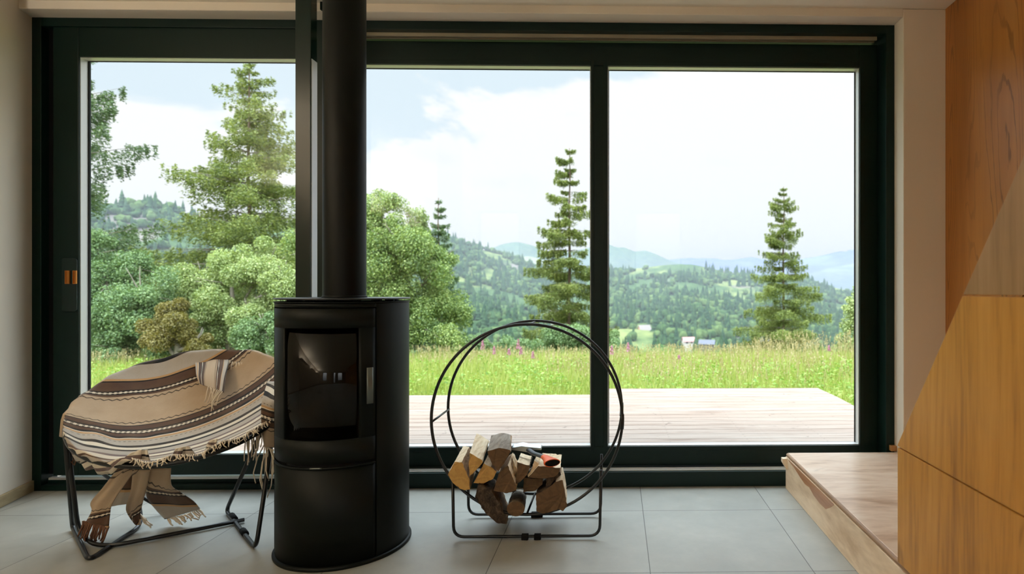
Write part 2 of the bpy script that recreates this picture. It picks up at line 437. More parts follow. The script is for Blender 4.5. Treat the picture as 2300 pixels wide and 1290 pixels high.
liner(gxa, gxb, gzb, gzt, SY+.010, .05, sash); gasket(gxa, gxb, gzb, gzt, SY+.052, sash, .005)
MB().box(gxa+.003, gxb-.003, SY+.004, SY+.009, gzb+.003, gzt-.003).build('glass_pane', M_glass, root)
# groove between sash and jamb, its shadow painted as a matte black strip
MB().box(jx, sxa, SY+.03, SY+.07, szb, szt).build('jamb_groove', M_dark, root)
# lever handle plate with two copper coloured slots
hx0, hx1 = WX(139, SY-.004), WX(173, SY-.004); hz0, hz1 = WZ(150, 700, SY), WZ(150, 580, SY)
mb = MB(); pz = []
rr = .012
for cx_, cz_, a0 in ((hx1-rr, hz1-rr, 0), (hx0+rr, hz1-rr, 90), (hx0+rr, hz0+rr, 180), (hx1-rr, hz0+rr, 270)):
    for k in range(6): a = math.radians(a0+18*k); pz.append((cx_+rr*math.cos(a), cz_+rr*math.sin(a)))
N = len(pz); vs_ = [(x, SY-.006, z) for x, z in pz]+[(x, SY, z) for x, z in pz]
mb.add(vs_, [tuple(range(N)), tuple(range(N, 2*N))]+[(i, (i+1) % N, N+(i+1) % N, N+i) for i in range(N)])
hp = mb.build('door_handle', M_post, root, bevel=.001)
for xa, xb in ((147, 157), (164.5, 172.5)):
    a, b = WX(xa, SY-.008), WX(xb, SY-.008); z0, z1 = WZ(150, 638, SY-.008), WZ(150, 608, SY-.008); t = .003
    q = MB(); q.box(a, a+t, SY-.012, SY-.006, z0, z1); q.box(b-t, b, SY-.012, SY-.006, z0, z1); q.box(a+t, b-t, SY-.012, SY-.006, z0, z0+t)
    q.box(a+t, b-t, SY-.012, SY-.006, z1-t, z1); q.box(a+t, b-t, SY-.008, SY-.0065, z0+t, z1-t)
    qq = q.build('slot', M_brass, hp); qq['label'] = 'copper coloured slot in the handle plate'

root = tag(empty('window_1', ((XM+XI)/2, YF, 0)), kind='structure')
S2 = 3.165
rx = WX(1990, YF)
zt1 = WZ(1400, 70, YF)
mb = MB(); mb.box(XM, XM+.05, YF, YO, 0, ZT); mb.box(rx, XI, YF, YO, 0, ZT)
mb.box(XM+.05, rx, YF, YO, zt1, ZT)
zs = WZ(1400, 1061, YF)
mb.box(XM+.05, rx, YF, YO, 0, zs)
mb.build('frame', M_frame, root, bevel=.002)
mb = MB(); zr = zt1
mb.box(XM+.05, rx-.03, YF+.04, YF+.052, zr-.018, zr); mb.box(XM+.05, rx-.03, YF+.072, YF+.08, zr-.018, zr)
mb.box(XM+.05, rx-.03, YF+.0401, YF+.08, zr-.002, zr)
mb.build('head_track', M_track, root)
mb = MB(); mb.box(XM+.051, rx-.001, YF+.03, YF+.036, zs, zs+.006); mb.box(XM+.051, rx-.001, YF+.055, YF+.061, zs, zs+.006)
mb.box(XM+.051, rx-.001, YF+.022, YF+.07, zs, zs+.002)
mb.build('sill_track', M_alu, root)
# sash: one wide frame with a mullion
szb, szt = zs+.006, zt1-.02
gzt, gzb = WZ(1400, 148, S2), WZ(1400, 1003, S2)
ga0, ga1, gb0, gb1 = XM+.17, WX(1327, S2), WX(1365, S2), WX(1931, S2)
sxb = rx-.002
mb = MB(); mb.box(XM+.052, ga0, S2, S2+.08, szb, szt); mb.box(ga1, gb0, S2, S2+.08, gzb, gzt); mb.box(gb1, sxb, S2, S2+.08, szb, szt)
mb.box(ga0, gb1, S2, S2+.08, gzt, szt); mb.box(ga0, gb1, S2, S2+.08, szb, gzb)
# fine step round each pane
sash = mb.build('sash', M_frame, root, bevel=.003)
for (a, b) in ((ga0, ga1), (gb0, gb1)):
    t = .022; mb = MB()
    mb.box(a-t, a-.0005, S2-.004, S2, gzb-t, gzt+t); mb.box(b+.0005, b+t, S2-.004, S2, gzb-t, gzt+t) if b == gb1 else None
    mb.box(a-.0005, b+.0005, S2-.004, S2, gzt+.0005, gzt+t); mb.box(a-.0005, b+.0005, S2-.004, S2, gzb-t, gzb-.0005)
    if b != gb1: mb.box(b+.0005, b+.016, S2-.004, S2, gzb-t, gzt+t)
    mb.build('pane_trim', M_frame, sash, bevel=.001)
    liner(a, b, gzb, gzt, S2+.010, .05, sash); gasket(a, b, gzb, gzt, S2+.052, sash, .004)
    MB().box(a+.003, b-.003, S2+.004, S2+.009, gzb+.003, gzt-.003).build('glass_pane', M_glass, root)

# steel post in front of the joint between the two units
pa, pb = WX(663, 2.83), WX(698, 2.83)
mb = MB(); mb.box(pa, pb, 2.83, 2.89, 0, ZC)
struct('trim_1', mb, M_post, bevel=.003)
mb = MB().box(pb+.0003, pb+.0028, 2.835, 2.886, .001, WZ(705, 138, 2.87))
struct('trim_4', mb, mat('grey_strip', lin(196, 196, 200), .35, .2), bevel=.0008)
mb = MB()   # bracket behind the post head with a concave lower edge
prof = [(0, ZC-.001), (.045, ZC-.001)] + [(.045+.05*(1-math.cos(t*math.pi/2)), ZC-.03-.05*math.sin(t*math.pi/2)) for t in [k/8 for k in range(9)]]
prof = [(0, ZC-.001), (.03, ZC-.001), (.034, ZC-.02), (.042, ZC-.034), (.055, ZC-.043), (.055, ZT+.001), (0, ZT+.001)]
N = len(prof); vs_ = [(pb-.02+x, y, z) for y in (2.957, 2.974) for x, z in prof]
mb.add(vs_, [tuple(range(N)), tuple(range(N, 2*N))]+[(i, (i+1) % N, N+(i+1) % N, N+i) for i in range(N)])
struct('trim_2', mb, M_frame)
struct('trim_3', MB().box(XI-.03, XI-.0005, YF-.028, YF-.001, .187, .215), wood('small_skirting', lin(150, 100, 50), lin(176, 124, 70), lin(190, 140, 86), 'y'), bevel=.001)

# ------------------------------------------------------------------ plywood platform step
ZP = .185; XS = .882
root = empty('platform_step', (1.28, 1.0, 0))
tag(root, 'low birch plywood platform step running along the window to the right wall', 'step')
YS0, YS1 = -.2, 3.035
MB().box(XS+.012, XR-.002, YS0, YS1, ZP-.018, ZP).build('top_board', [M_birch], root, bevel=.002)
MB().box(XS, XS+.017, YS0, YS1, .001, ZP-.0185).build('riser', M_birchs, root, bevel=.001)
MB().box(XS+.0175, XR-.005, YS1-.02, YS1, .001, ZP-.0185).build('end_board', M_birchs, root)
q = MB(); q.tube([(XS+.012, y, ZP-.0105) for y in np.linspace(YS0, YS1, 24)], .0095, 10); q.build('nosing', M_plyedge, root)
mb = MB()   # stub of timber sticking out under the top board
a, b = W(1755, 1028, YS1-.005), W(1767, 1050, YS1-.005)
mb.add([(a.x, YS1-.03, a.z), (XS, YS1-.03, a.z), (XS, YS1-.03, b.z), (b.x-.01, YS1-.03, b.z), (a.x, YS1-.03, a.z-.02)]+
       [(a.x, YS1, a.z), (XS, YS1, a.z), (XS, YS1, b.z), (b.x-.01, YS1, b.z), (a.x, YS1, a.z-.02)],
       [(0, 1, 2, 3, 4), (9, 8, 7, 6, 5)]+[(i, (i+1) % 5, 5+(i+1) % 5, 5+i) for i in range(5)])
mb.build('timber_stub', M_birchs, root)
mb = MB()   # glue drip running down the riser under the nosing
zt_ = ZP-.019; dr = [(2.98, .006), (2.9, .012), (2.8, .03), (2.72, .040), (2.66, .034), (2.6, .05), (2.52, .058), (2.45, .055), (2.40, .03), (2.36, .006)]
vs_ = [(XS-.001, y, zt_) for y, d in dr]+[(XS-.001, y, zt_-d) for y, d in dr]; N = len(dr)
mb.add(vs_, [(i, i+1, N+i+1, N+i) for i in range(N-1)])
o = mb.build('glue_stain', wood('glue_stain', lin(160, 108, 72), lin(184, 134, 98), lin(200, 150, 116), 'y', 2, .35), root)
o.modifiers.new('thick', 'SOLIDIFY').thickness = .0015

# ------------------------------------------------------------------ staircase clad in veneer panels
XP = .878; YP = 1.812
root = empty('staircase', (1.28, 1.0, ZP))
tag(root, 'steep wooden staircase with honey veneer side panels cut on a diagonal', 'staircase')
def top_at(y): return .552+(YP-y)*1.362
YE = -.9
def ytop(z): return YP-(z-.552)/1.362
def poly_panel(name, poly, m=M_panel):
    """poly in (y, z), a slab from XP to XP+.018"""
    mb = MB(); N = len(poly)
    vs_ = [(XP, y, z) for y, z in poly]+[(XP+.018, y, z) for y, z in poly]
    mb.add(vs_, [tuple(range(N)), tuple(reversed(range(N, 2*N)))]+[(i, (i+1) % N, N+(i+1) % N, N+i) for i in range(N)])
    return mb.build(name, m, root, bevel=.0012)
gp = .0022
z1, z2, z3 = .545, 1.022, 1.80
poly_panel('side_panel', [(YP, ZP+.001), (YP, z1-gp), (YE, z1-gp), (YE, ZP+.001)])
poly_panel('side_panel', [(YP, z1+gp), (YP, .552), (ytop(z2-gp), z2-gp), (YE, z2-gp), (YE, z1+gp)])
poly_panel('side_panel', [(ytop(z2+gp), z2+gp), (ytop(z3-gp), z3-gp), (YE, z3-gp), (YE, z2+gp)],
           wood('stair_panel_pale', lin(126, 92, 54), lin(164, 126, 84), lin(184, 148, 108), 'z', 1, .45, .35))
poly_panel('side_panel', [(ytop(z3+gp), z3+gp), (ytop(ZC-.003), ZC-.003), (YE, ZC-.003), (YE, z3+gp)])
mb = MB(); mb.box(XP+.0185, XP+.03, YE, YP-.012, ZP+.001, .55); 
mb.build('core_board', M_plyedge, root)
z = ZP; y = YP-.02
for k in range(8):
    zt_ = ZP+.26*(k+1)
    if zt_ > ZC-.1: break
    yf = ytop(zt_)-.02 if zt_ > .552 else YP-.02
    MB().box(XP+.032, XR-.003, yf-.32, yf, zt_-.03, zt_).build('tread', M_birch, root, bevel=.003)
    MB().box(XP+.032, XR-.003, yf-.018, yf-.002, zt_-.258, zt_-.031).build('step_riser', M_panel, root)

# ------------------------------------------------------------------ wood stove
SX, SYY = -1.111, 2.417
root = empty('wood_stove', (SX, SYY, 0))
tag(root, 'black cylindrical wood burning stove with curved glass door and flue pipe', 'stove')
D = math.radians
MB().lathe([(0, 0), (.254, 0), (.256, .004), (.256, .010), (.253, .014), (0, .014)], SX, SYY, 96).build('base_plate', M_stove, root)
gz0, gz1 = .478, .893; ga, gb = D(-30), D(36)
zb_, zt_ = .0145, .985
mb = MB()    # core, open where the door glass is
def shell(mb, r0, r1, z0, z1, a0, a1, n=None, mi=0):
    n = n or max(2, int(abs(a1-a0)/D(2.5)))
    mb.lathe([(r1, z0), (r1, z1), (r0, z1), (r0, z0)], SX, SYY, n, a0, a1, mi, True)
shell(mb, .19, .238, zb_, zt_, gb+.02, 2*math.pi+ga-.02)
shell(mb, .19, .238, zb_, gz0-.004, ga-.019, gb+.019); shell(mb, .19, .238, gz1+.004, zt_, ga-.019, gb+.019)
mb.build('body', M_dark, root)
mb = MB(); mb.lathe([(.188, gz0-.03), (.188, gz1+.03)], SX, SYY, 48); mb.lathe([(0, gz0-.02), (.188, gz0-.02)], SX, SYY, 48); mb.lathe([(0, gz1+.02), (.188, gz1+.02)], SX, SYY, 48)
mb.build('firebox', M_stovein, root)
a0, a1, a2 = D(-58), D(50), D(51.2)
mb = MB(); shell(mb, .2385, .247, .0146, zt_, a2, 2*math.pi+a0-D(1.2)); mb.build('side_shell', M_stove, root, bevel=.001)
mb = MB(); z0, z1 = .392, .965
shell(mb, .2385, .246, z0, gz0, a0, a1); shell(mb, .2385, .246, gz1, z1, a0, a1)
shell(mb, .2385, .246, gz0, gz1, a0, ga); shell(mb, .2385, .246, gz0, gz1, gb, a1)
door = mb.build('door', M_stove, root)
mb = MB(); shell(mb, .2388, .242, gz0+.001, gz1-.001, ga+.002, gb-.002); o = mb.build('door_glass', M_sglass, door); o['label'] = 'smoked curved glass of the stove door'
mb = MB(); ah = D(44)   # handle
def cyl(r, a, z): return Vector((SX+r*math.sin(a), SYY-r*math.cos(a), z))
shell(mb, .262, .268, .607, .742, D(41), D(46), 4); shell(mb, .246, .262, .62, .63, D(43), D(45), 2); shell(mb, .246, .262, .72, .73, D(43), D(45), 2)
o = mb.build('handle', M_brushed, door); o['label'] = 'narrow grey steel door handle'
mb = MB(); shell(mb, .2385, .246, .0146, .380, a0, a1); shell(mb, .246, .2485, .374, .380, a0, a1); mb.build('lower_door', M_stove, root)
mb = MB(); shell(mb, .2462, .2500, .377, .3815, D(-3), D(7), 4); o = mb.build('latch', M_brushed, root)
mb = MB(); shell(mb, .2385, .247, .970, .985, a0-D(1.1), a2-.005); mb.build('top_rail', M_stove, root)
mb = MB()
mb.lathe([(0, .986), (.2495, .986), (.2505, .988), (.2495, .990), (0, .990)], SX, SYY, 96)
for k in range(14): 
    a = k*2*math.pi/14+.2; c_ = cyl(.19, a, 0); mb.box(c_.x-.012, c_.x+.012, c_.y-.012, c_.y+.012, .990, .997)
mb.build('vent_ring', M_stove, root)
MB().lathe([(0, .9975), (.2515, .9975), (.2530, .999), (.2530, 1.002), (.2515, 1.004), (.085, 1.004), (0, 1.004)], SX, SYY, 96).build('top_plate', mat('stove_top_steel', (.03, .034, .036), .3, .3), root)
mb = MB(); mb.lathe([(.0812, 1.0045), (.0812, 2.2385), (.0808, 2.2395), (.0795, 2.2400)], SX, SYY, 64); pipe = mb.build('flue_pipe', mat('flue_matte', (.0022, .0036, .0026), .5, 0, .22), root)
mb = MB(); mb.lathe([(.0795, 2.2402), (.0808, 2.2408), (.0812, 2.2418), (.0812, ZC-.001)], SX, SYY, 64); mb.build('flue_pipe', MATS['flue_matte'], root)
MB().lathe([(.084, 1.0042), (.086, 1.006), (.082, 1.012)], SX, SYY, 48).build('flue_collar', M_stove, root)

# ------------------------------------------------------------------ round log rack
YA, YBk = 2.42, 2.66
root = empty('log_rack', (W(1184, 1213, YA).x, (YA+YBk)/2, 0))
tag(root, 'round black steel firewood rack of two hoops on a rectangular foot', 'log rack')
fl, fr, ft, fb = WX(968.5, YA), WX(1398, YA), WZ(1184, 729, YA), WZ(1184, 1156, YA)
cF = Vector(((fl+fr)/2, YA, (ft+fb)/2)); RF = ((fr-fl)+(ft-fb))/4
bl_, br_ = WX(1002, YBk), WX(1401, YBk)
cB = Vector(((bl_+br_)/2, YBk, (WZ(1184, 719, YBk)+WZ(1184, 1112, YBk))/2)); RB = RF
def ring_pt(c, R, a): return Vector((c.x+R*math.cos(a), c.y, c.z+R*math.sin(a)))
for cc in (cF, cB):
    MB().tube([ring_pt(cc, RF, 2*math.pi*k/96) for k in range(96)], .0062, 12, closed=True).build('hoop', M_black, root)
for a in (90, 181, 0, 270):
    MB().tube([ring_pt(cF, RF-.004, D(a)), ring_pt(cB, RB-.004, D(a))], .0045, 10).build('rung', M_black, root)
# joint sleeve on the right of the hoops
for cc in (cF, cB): MB().tube([ring_pt(cc, RF, D(k)) for k in (-6, -3, 0, 3)], .0085, 12).build('sleeve', M_black, root)
zr = .0145
for (cc, Y, xa, xb) in ((cF, YA, 1017, 1347), (cB, YBk, 1051, 1349)):
    x0, x1 = WX(xa, Y), WX(xb, Y)
    def zring(x): return cc.z-math.sqrt(max(RF**2-(x-cc.x)**2, 0))
    pts = arc_fillet([(x0-.004, Y+.012, zring(x0)+.02), (x0, Y+.012, zr), (x1, Y+.012, zr), (x1+.004, Y+.012, zring(x1)+.04)], .045)
    MB().tube(pts, .0062, 12).build('foot_frame', M_black, root)
    for dx in ((-.018, .034) if Y == YA else (.0,)):
        xx = (x0+x1)/2+dx+.01
        hw = .014 if Y == YA else .026
        mb = MB().box(xx-hw, xx+hw, Y+.003, Y+.021, .001, .024); mb.build('foot_clip', M_dark, root, bevel=.002)

# ------------------------------------------------------------------ firewood
def _endgrain(c0, c1):
    def f(g, b):
        p = objc(g); n = g.noise(p, 9, 4, .6, .5)
        r = g.m('SINE', g.m('MULTIPLY', g.m('ADD', n, g.m('MULTIPLY', g.noise(p, 2, 2), 2)), 40.0))
        col = g.mix(g.rng(r, -1, 1, 0, .35), c0, c1)
        cr = g.rng(g.noise(g.mapv(p, (6, 1, 1)), 30, 3, .7), .62, .72, 0, .5)
        col = g.mix(cr, col, tuple(x*.3 for x in c0[:3])+(1,))
        g.l(col, b.inputs['Base Color']); bump(g, b, g.noise(p, 90, 4), .3, .003)
    return f
def _split(c0, c1, c2):
    def f(g, b):
        p = objc(g); q = g.mapv(p, (1, .1, 1)); n = g.noise(q, 45, 4, .65, .4)
        g.l(g.ramp(n, [(.3, c0), (.5, c1), (.7, c2)]), b.inputs['Base Color']); bump(g, b, n, .5, .004)
    return f
M_endg = mat('cut_end_golden', rough=.7, fn=_endgrain(L4(200, 158, 88), L4(168, 122, 62)))
M_endd = mat('cut_end_brown', rough=.8, fn=_endgrain(L4(104, 78, 50), L4(66, 48, 32)))
M_splitp = mat('split_wood_pale', rough=.75, fn=_split(lin(196, 166, 126), lin(226, 204, 170), lin(238, 222, 194)))
M_splitb = mat('split_wood_brown', rough=.8, fn=_split(lin(104, 76, 52), lin(150, 120, 90), lin(190, 162, 130)))
M_barkg = mat('log_bark_grey', rough=.9, fn=_split(lin(96, 82, 70), lin(138, 126, 112), lin(164, 152, 138)))
def _rough(g, b):
    p = objc(g); n = g.noise(g.mapv(p, (1, .6, .6)), 60, 5, .7, 1.0)
    g.l(g.ramp(n, [(.35, lin(40, 32, 25)), (.55, lin(84, 68, 54)), (.72, lin(122, 104, 84))]), b.inputs['Base Color']); bump(g, b, n, 1.0, .012)
M_barkr = mat('log_bark_rough', rough=.95, fn=_rough)
K = 5.61
def log(label, poly, shift, Yf=2.375, length=.32, end=M_endd, side=M_splitb, sides=None, scale_back=1.0, seed=0, tilt=0.0, facem=None):
    """poly: outline of the sawn end, shift: how far the far end lies off along the log, as seen from the rack front"""
    rnd = random.Random(seed)
    f = [W(990+x/K, 960+y/K, Yf+tilt*(y-poly[0][1])/1000) for x, y in poly]
    # densify with small irregularities
    dense = []; sid = []
    N = len(f)
    for i in range(N):
        a, b = f[i], f[(i+1) % N]; m = max(1, int((b-a).length/.009))
        for k in range(m):
            p = a.lerp(b, k/m)
            if k: p = p+Vector((rnd.uniform(-1, 1)*.0013, rnd.uniform(-1, 1)*.003, rnd.uniform(-1, 1)*.0013))
            dense.append(p); sid.append(i)
    N = len(dense)
    c = sum(dense, Vector())/N
    x0, y0 = poly[0]
    cb = W(990+(poly[0][0]+shift[0])/K, 960+(poly[0][1]+shift[1])/K, Yf+length)-f[0]
    axis = cb
    rings = 9; vs_ = []
    for j in range(rings):
        t = j/(rings-1)
        for p in dense:
            q = c+(p-c)*(1+(scale_back-1)*t)+axis*t
            if 0 < j: q = q+Vector((rnd.uniform(-1, 1), rnd.uniform(-1, 1), rnd.uniform(-1, 1)))*.0012
            vs_.append(q)
    mb = MB()
    mats = [end, side]; smi = []
    if sides:
        for m in sides.values():
            if m not in mats: mats.append(m)
    sm = lambda i: mats.index(sides[sid[i]]) if sides and sid[i] in sides else 1
    mb.add(vs_, [])
    for j in range(rings-1):
        for i in range(N):
            k = (i+1) % N
            mb.f.append((j*N+i, j*N+k, (j+1)*N+k, (j+1)*N+i)); mb.mi.append(sm(i)); mb.sm.append(False)
    mb.f.append(tuple(range(N))); mb.mi.append(0 if facem is None else mats.index(facem)); mb.sm.append(False)
    mb.f.append(tuple((rings-1)*N+i for i in reversed(range(N)))); mb.mi.append(0); mb.sm.append(False)
    o = mb.build('firewood_log', mats, base=tuple(c)); tag(o, label, 'log', 'split firewood in the round rack')
    return o
log('golden split log with a grey-tan top edge, far left on the firewood pile', [(90, 600), (175, 438), (265, 440), (320, 560), (358, 650), (368, 785), (300, 795), (240, 775), (150, 700)], (115, -215), end=M_endg, side=M_splitp, sides={1: M_splitp, 2: M_splitb, 3: M_splitb, 8: M_barkg}, seed=1)
log('split log with a broad cracked cream top, second from the left on the pile', [(365, 325), (520, 415), (530, 440), (450, 540), (360, 620), (352, 480)], (90, -240), end=M_endg, side=M_splitp, seed=2, Yf=2.385, scale_back=1.08)
log('large log with a curved grey bark top, highest on the firewood pile', [(588, 300), (740, 262), (870, 288), (885, 310), (780, 480), (725, 560), (650, 470), (600, 370)], (45, -195), end=M_endd, side=M_splitb, sides={0: M_barkg, 1: M_barkg, 7: M_barkg}, seed=3, Yf=2.37)
log('short golden split log with a splintered edge beneath the grey bark log', [(545, 455), (630, 500), (705, 560), (660, 650), (580, 690), (540, 710), (412, 705)], (60, -120), end=M_endg, side=M_splitb, sides={0: M_splitp}, seed=4, Yf=2.40, length=.26)
log('thick quarter log with rough dark bark sticking out lowest at the left', [(470, 720), (640, 800), (760, 1000), (838, 1200), (828, 1222), (700, 1205), (560, 1080), (430, 880)], (70, -130), end=M_barkr, side=M_barkr, sides={1: M_splitb, 2: M_splitb}, seed=5, Yf=2.36, length=.28, tilt=.10)
log('dark triangular split log in the middle of the firewood pile', [(845, 480), (900, 620), (955, 760), (950, 800), (830, 835), (665, 800), (700, 690), (740, 570)], (65, -160), end=M_endd, side=M_splitb, sides={0: M_splitp, 1: M_splitp}, seed=6, Yf=2.38)
log('small squarish split log with a pale top beneath the axe head', [(962, 440), (1115, 480), (1125, 500), (1090, 600), (1000, 690), (943, 715), (960, 560)], (50, -115), end=M_endd, side=M_splitp, sides={1: M_barkr, 2: M_barkr}, seed=7, Yf=2.40)
log('flat split log carrying the orange axe grip on its pale top', [(1100, 632), (1228, 489), (1505, 512), (1482, 580), (1440, 625), (1300, 650), (1245, 645)], (70, -180), end=M_endd, side=M_splitp, sides={2: M_splitb, 3: M_barkr}, seed=8, Yf=2.39)
log('narrow pale split wedge between the small square log and the axe grip', [(1130, 560), (1180, 420), (1222, 450), (1232, 478), (1100, 625), (1092, 600)], (30, -70), end=M_splitp, side=M_splitp, seed=9, Yf=2.42, length=.24)
log('biggest split log with a white right flank, far right on the pile', [(1450, 690), (1535, 665), (1555, 760), (1592, 990), (1540, 1060), (1490, 1030), (1300, 1090), (1205, 1060), (1200, 850), (1320, 785)], (15, -160), end=M_endd, side=M_barkr, sides={0: M_splitp, 1: M_splitp, 2: M_splitp}, seed=10, Yf=2.385)
log('dark log half hidden under the flat log near the pile centre', [(1045, 640), (1290, 655), (1280, 720), (1195, 800), (1120, 812), (1040, 822)], (30, -90), end=M_endd, side=M_barkr, seed=11, Yf=2.44, length=.22)
log('thin pale splinter log squeezed behind the dark triangular one', [(912, 420), (965, 540), (935, 600), (915, 575)], (10, -90), end=M_splitp, side=M_splitp, seed=12, Yf=2.47, length=.2)
log('round unsplit log with a ringed end at the bottom of the pile', [(945+112*math.cos(a), 1030-96*math.sin(a)) for a in [2*math.pi*k/28 for k in range(28)]], (25, -160), end=M_endd, side=M_barkg, seed=13, Yf=2.385)
log('dark curved bark slab leaning on the biggest split log', [(1325, 775), (1330, 640), (1420, 620), (1500, 560), (1515, 600), (1440, 660), (1390, 720), (1330, 790)], (25, -100), end=M_barkr, side=M_splitb, seed=14, Yf=2.40, length=.26)

# axe lying on the logs
hp0 = W(990+1405/K, 960+452/K, 2.33); hp1 = W(990+1100/K, 960+275/K, 2.60)
root = empty('axe', tuple(hp1)); tag(root, 'axe with black and orange handle lying on top of the firewood', 'axe')
def oval_sweep(mb, pts, rws, rhs, n=20, mi=0, capend=True):
    ax = (Vector(pts[-1])-Vector(pts[0])).normalized(); side = Vector((0, 0, 1)).cross(ax).normalized(); upv = ax.cross(side)
    vs_ = []
    for p, a, b in zip(pts, rws, rhs):
        for k in range(n):
            th = 2*math.pi*k/n; vs_.append(Vector(p)+side*a*math.cos(th)+upv*b*math.sin(th))
    N = len(pts)
    mb.add(vs_, [(i*n+k, i*n+(k+1) % n, (i+1)*n+(k+1) % n, (i+1)*n+k) for i in range(N-1) for k in range(n)], mi, True)
    if capend:
        mb.add(vs_[:n], [tuple(range(n))], mi); mb.add(vs_[-n:], [tuple(range(n))], mi)
lp = lambda t, dz=0: hp0.lerp(hp1, t)+Vector((0, 0, dz))
mb = MB(); ts = [0, .04, .12, .22, .32]; oval_sweep(mb, [lp(t, .006*math.sin(t*6)) for t in ts], [.034, .033, .024, .018, .014], [.0155, .0155, .0135, .0115, .010]); mb.build('grip', M_orange, root)
mb = MB(); ts = [.321, .5, .75, 1.0]; oval_sweep(mb, [lp(t, .006*math.sin(t*6)) for t in ts], [.0125, .011, .011, .013], [.009, .0085, .009, .010]); mb.build('handle', mat('axe_handle_dark', lin(52, 58, 66), .45), root)
mb = MB(); oval_sweep(mb, [hp0+(hp0-hp1).normalized()*.0022, hp0+(hp0-hp1).normalized()*.0003], [.0305, .0305], [.0125, .0125]); mb.build('butt_hole', M_dark, root)
mb = MB()
hd = [(885, 290), (895, 262), (1020, 240), (1085, 250), (1180, 258), (1262, 266), (1268, 292), (1180, 290), (1085, 318), (985, 302)]
fv = [W(990+x/K, 960+y/K, 2.585) for x, y in hd]; bv = [W(990+x/K, 960+(y-14)/K, 2.585)+Vector((0, .035, .004)) for x, y in hd]; N = len(hd)
mb.add(fv+bv, [tuple(range(N)), tuple(reversed(range(N, 2*N)))]+[(i, (i+1) % N, N+(i+1) % N, N+i) for i in range(N)])
mb.build('axe_head', M_steel, root, bevel=.002)

# unseen fill lights added to brighten the room by way of the ceiling
for i, (lx, ly, rz, lb) in enumerate([(XL+.25, .9, 0, 'left wall, nearer the window'), (XL+.25, -.6, 0, 'left wall, middle'), (XL+.25, -2.1, 0, 'left wall, farthest back')]):
    r_ = empty('added_fill_light', (lx, ly, 1.86)); tag(r_, 'long white fill light added to brighten the room, by the '+lb, 'fill light', 'added fill lights')
    hx, hy = (.10, .40) if rz == 0 else (.40, .10)
    mb = MB(); mb.box(lx-hx, lx+hx, ly-hy, ly+hy, 1.84, 1.85); mb.box(lx-hx, lx-hx+.006, ly-hy, ly+hy, 1.85, 1.90); mb.box(lx+hx-.006, lx+hx, ly-hy, ly+hy, 1.85, 1.90)
    mb.box(lx-hx+.006, lx+hx-.006, ly-hy, ly-hy+.006, 1.85, 1.90); mb.box(lx-hx+.006, lx+hx-.006, ly+hy-.006, ly+hy, 1.85, 1.90); mb.build('fill_housing', M_ceil, r_)
    ld = bpy.data.lights.new('fill_lamp', 'AREA'); ld.shape = 'RECTANGLE'; ld.size = hx*1.8; ld.size_y = hy*1.8; ld.energy = UP_W; ld.color = (1.0, .90, .77)
    lo_ = bpy.data.objects.new('fill_lamp', ld); COL.objects.link(lo_); lo_.location = (lx, ly, 1.875); lo_.rotation_euler = (math.pi, 0, 0)

# ------------------------------------------------------------------ round folding chair with a striped blanket
PLc, PRc, PFc, PBc = W(143, 915, 2.42), W(648, 865, 2.66), W(385, 1056, 2.20), W(480, 806, 2.92)
cc_ = ((PLc+PRc)/2+(PBc+PFc)/2)/2; cu = (PRc-PLc)/2; cv = (PBc-PFc)/2; cn = cu.cross(cv).normalized()
DD = .13
def dish(r, th, off=0.0):
    a, b = r*math.cos(th), r*math.sin(th)
    return cc_+cu*a+cv*b-cn*(DD*(1-r*r)-off)
def FP(px, py, z=.009):
    d = ray(px, py); return Vector((0, 0, HC))+d*((z-HC)/d.z)
root = empty('round_chair', (cc_.x, cc_.y, 0)); tag(root, 'round folding dish chair on a black tube frame left of the stove', 'chair')
MB().tube([dish(1.0, 2*math.pi*k/72, -.004) for k in range(72)], .0085, 12, closed=True).build('rim', M_black, root)
mb = MB(); nr, nt = 12, 72
vs_ = [dish(.99*i/nr, 2*math.pi*k/nt, -.012) for i in range(1, nr+1) for k in range(nt)]
mb.add([dish(0, 0, -.012)]+vs_, [(0, 1+k, 1+(k+1) % nt) for k in range(nt)]+[(1+i*nt+k, 1+i*nt+(k+1) % nt, 1+(i+1)*nt+(k+1) % nt, 1+(i+1)*nt+k) for i in range(nr-1) for k in range(nt)], 0, True)
mb.build('seat_sling', mat('sling_brown_canvas', lin(70, 48, 30), .85), root)
def bar(name, pts, r=.0085, fil=.05): MB().tube(arc_fillet(pts, fil), r, 12).build(name, M_black, root)
rimp = lambda deg, o=-.008: dish(1.0, D(deg), o)
bar('leg_frame', [rimp(203), FP(163, 1184), FP(199, 1259), FP(318, 1180), W(303, 1066, 2.70)])
bar('leg_frame', [rimp(-32), FP(575, 1233), FP(508, 1148), dish(.82, D(-30), -.02)])
bar('cross_bar', [FP(549, 1168, .012), FP(400, 1198, .012), FP(222, 1232, .012), FP(176, 1196, .02), dish(1, D(196), -.02)], fil=.09)
bar('cross_bar', [rimp(206), W(246, 1077, 2.56), W(310, 1112, 2.72), W(372, 1148, 2.74)], .0075)
for a, b in (((520, 1158), (528, 1168)), ((545, 1192), (552, 1201))):
    p, q = FP(*a, .010), FP(*b, .010); MB().tube([p, q], .013, 8).build('clip', M_dark, root)

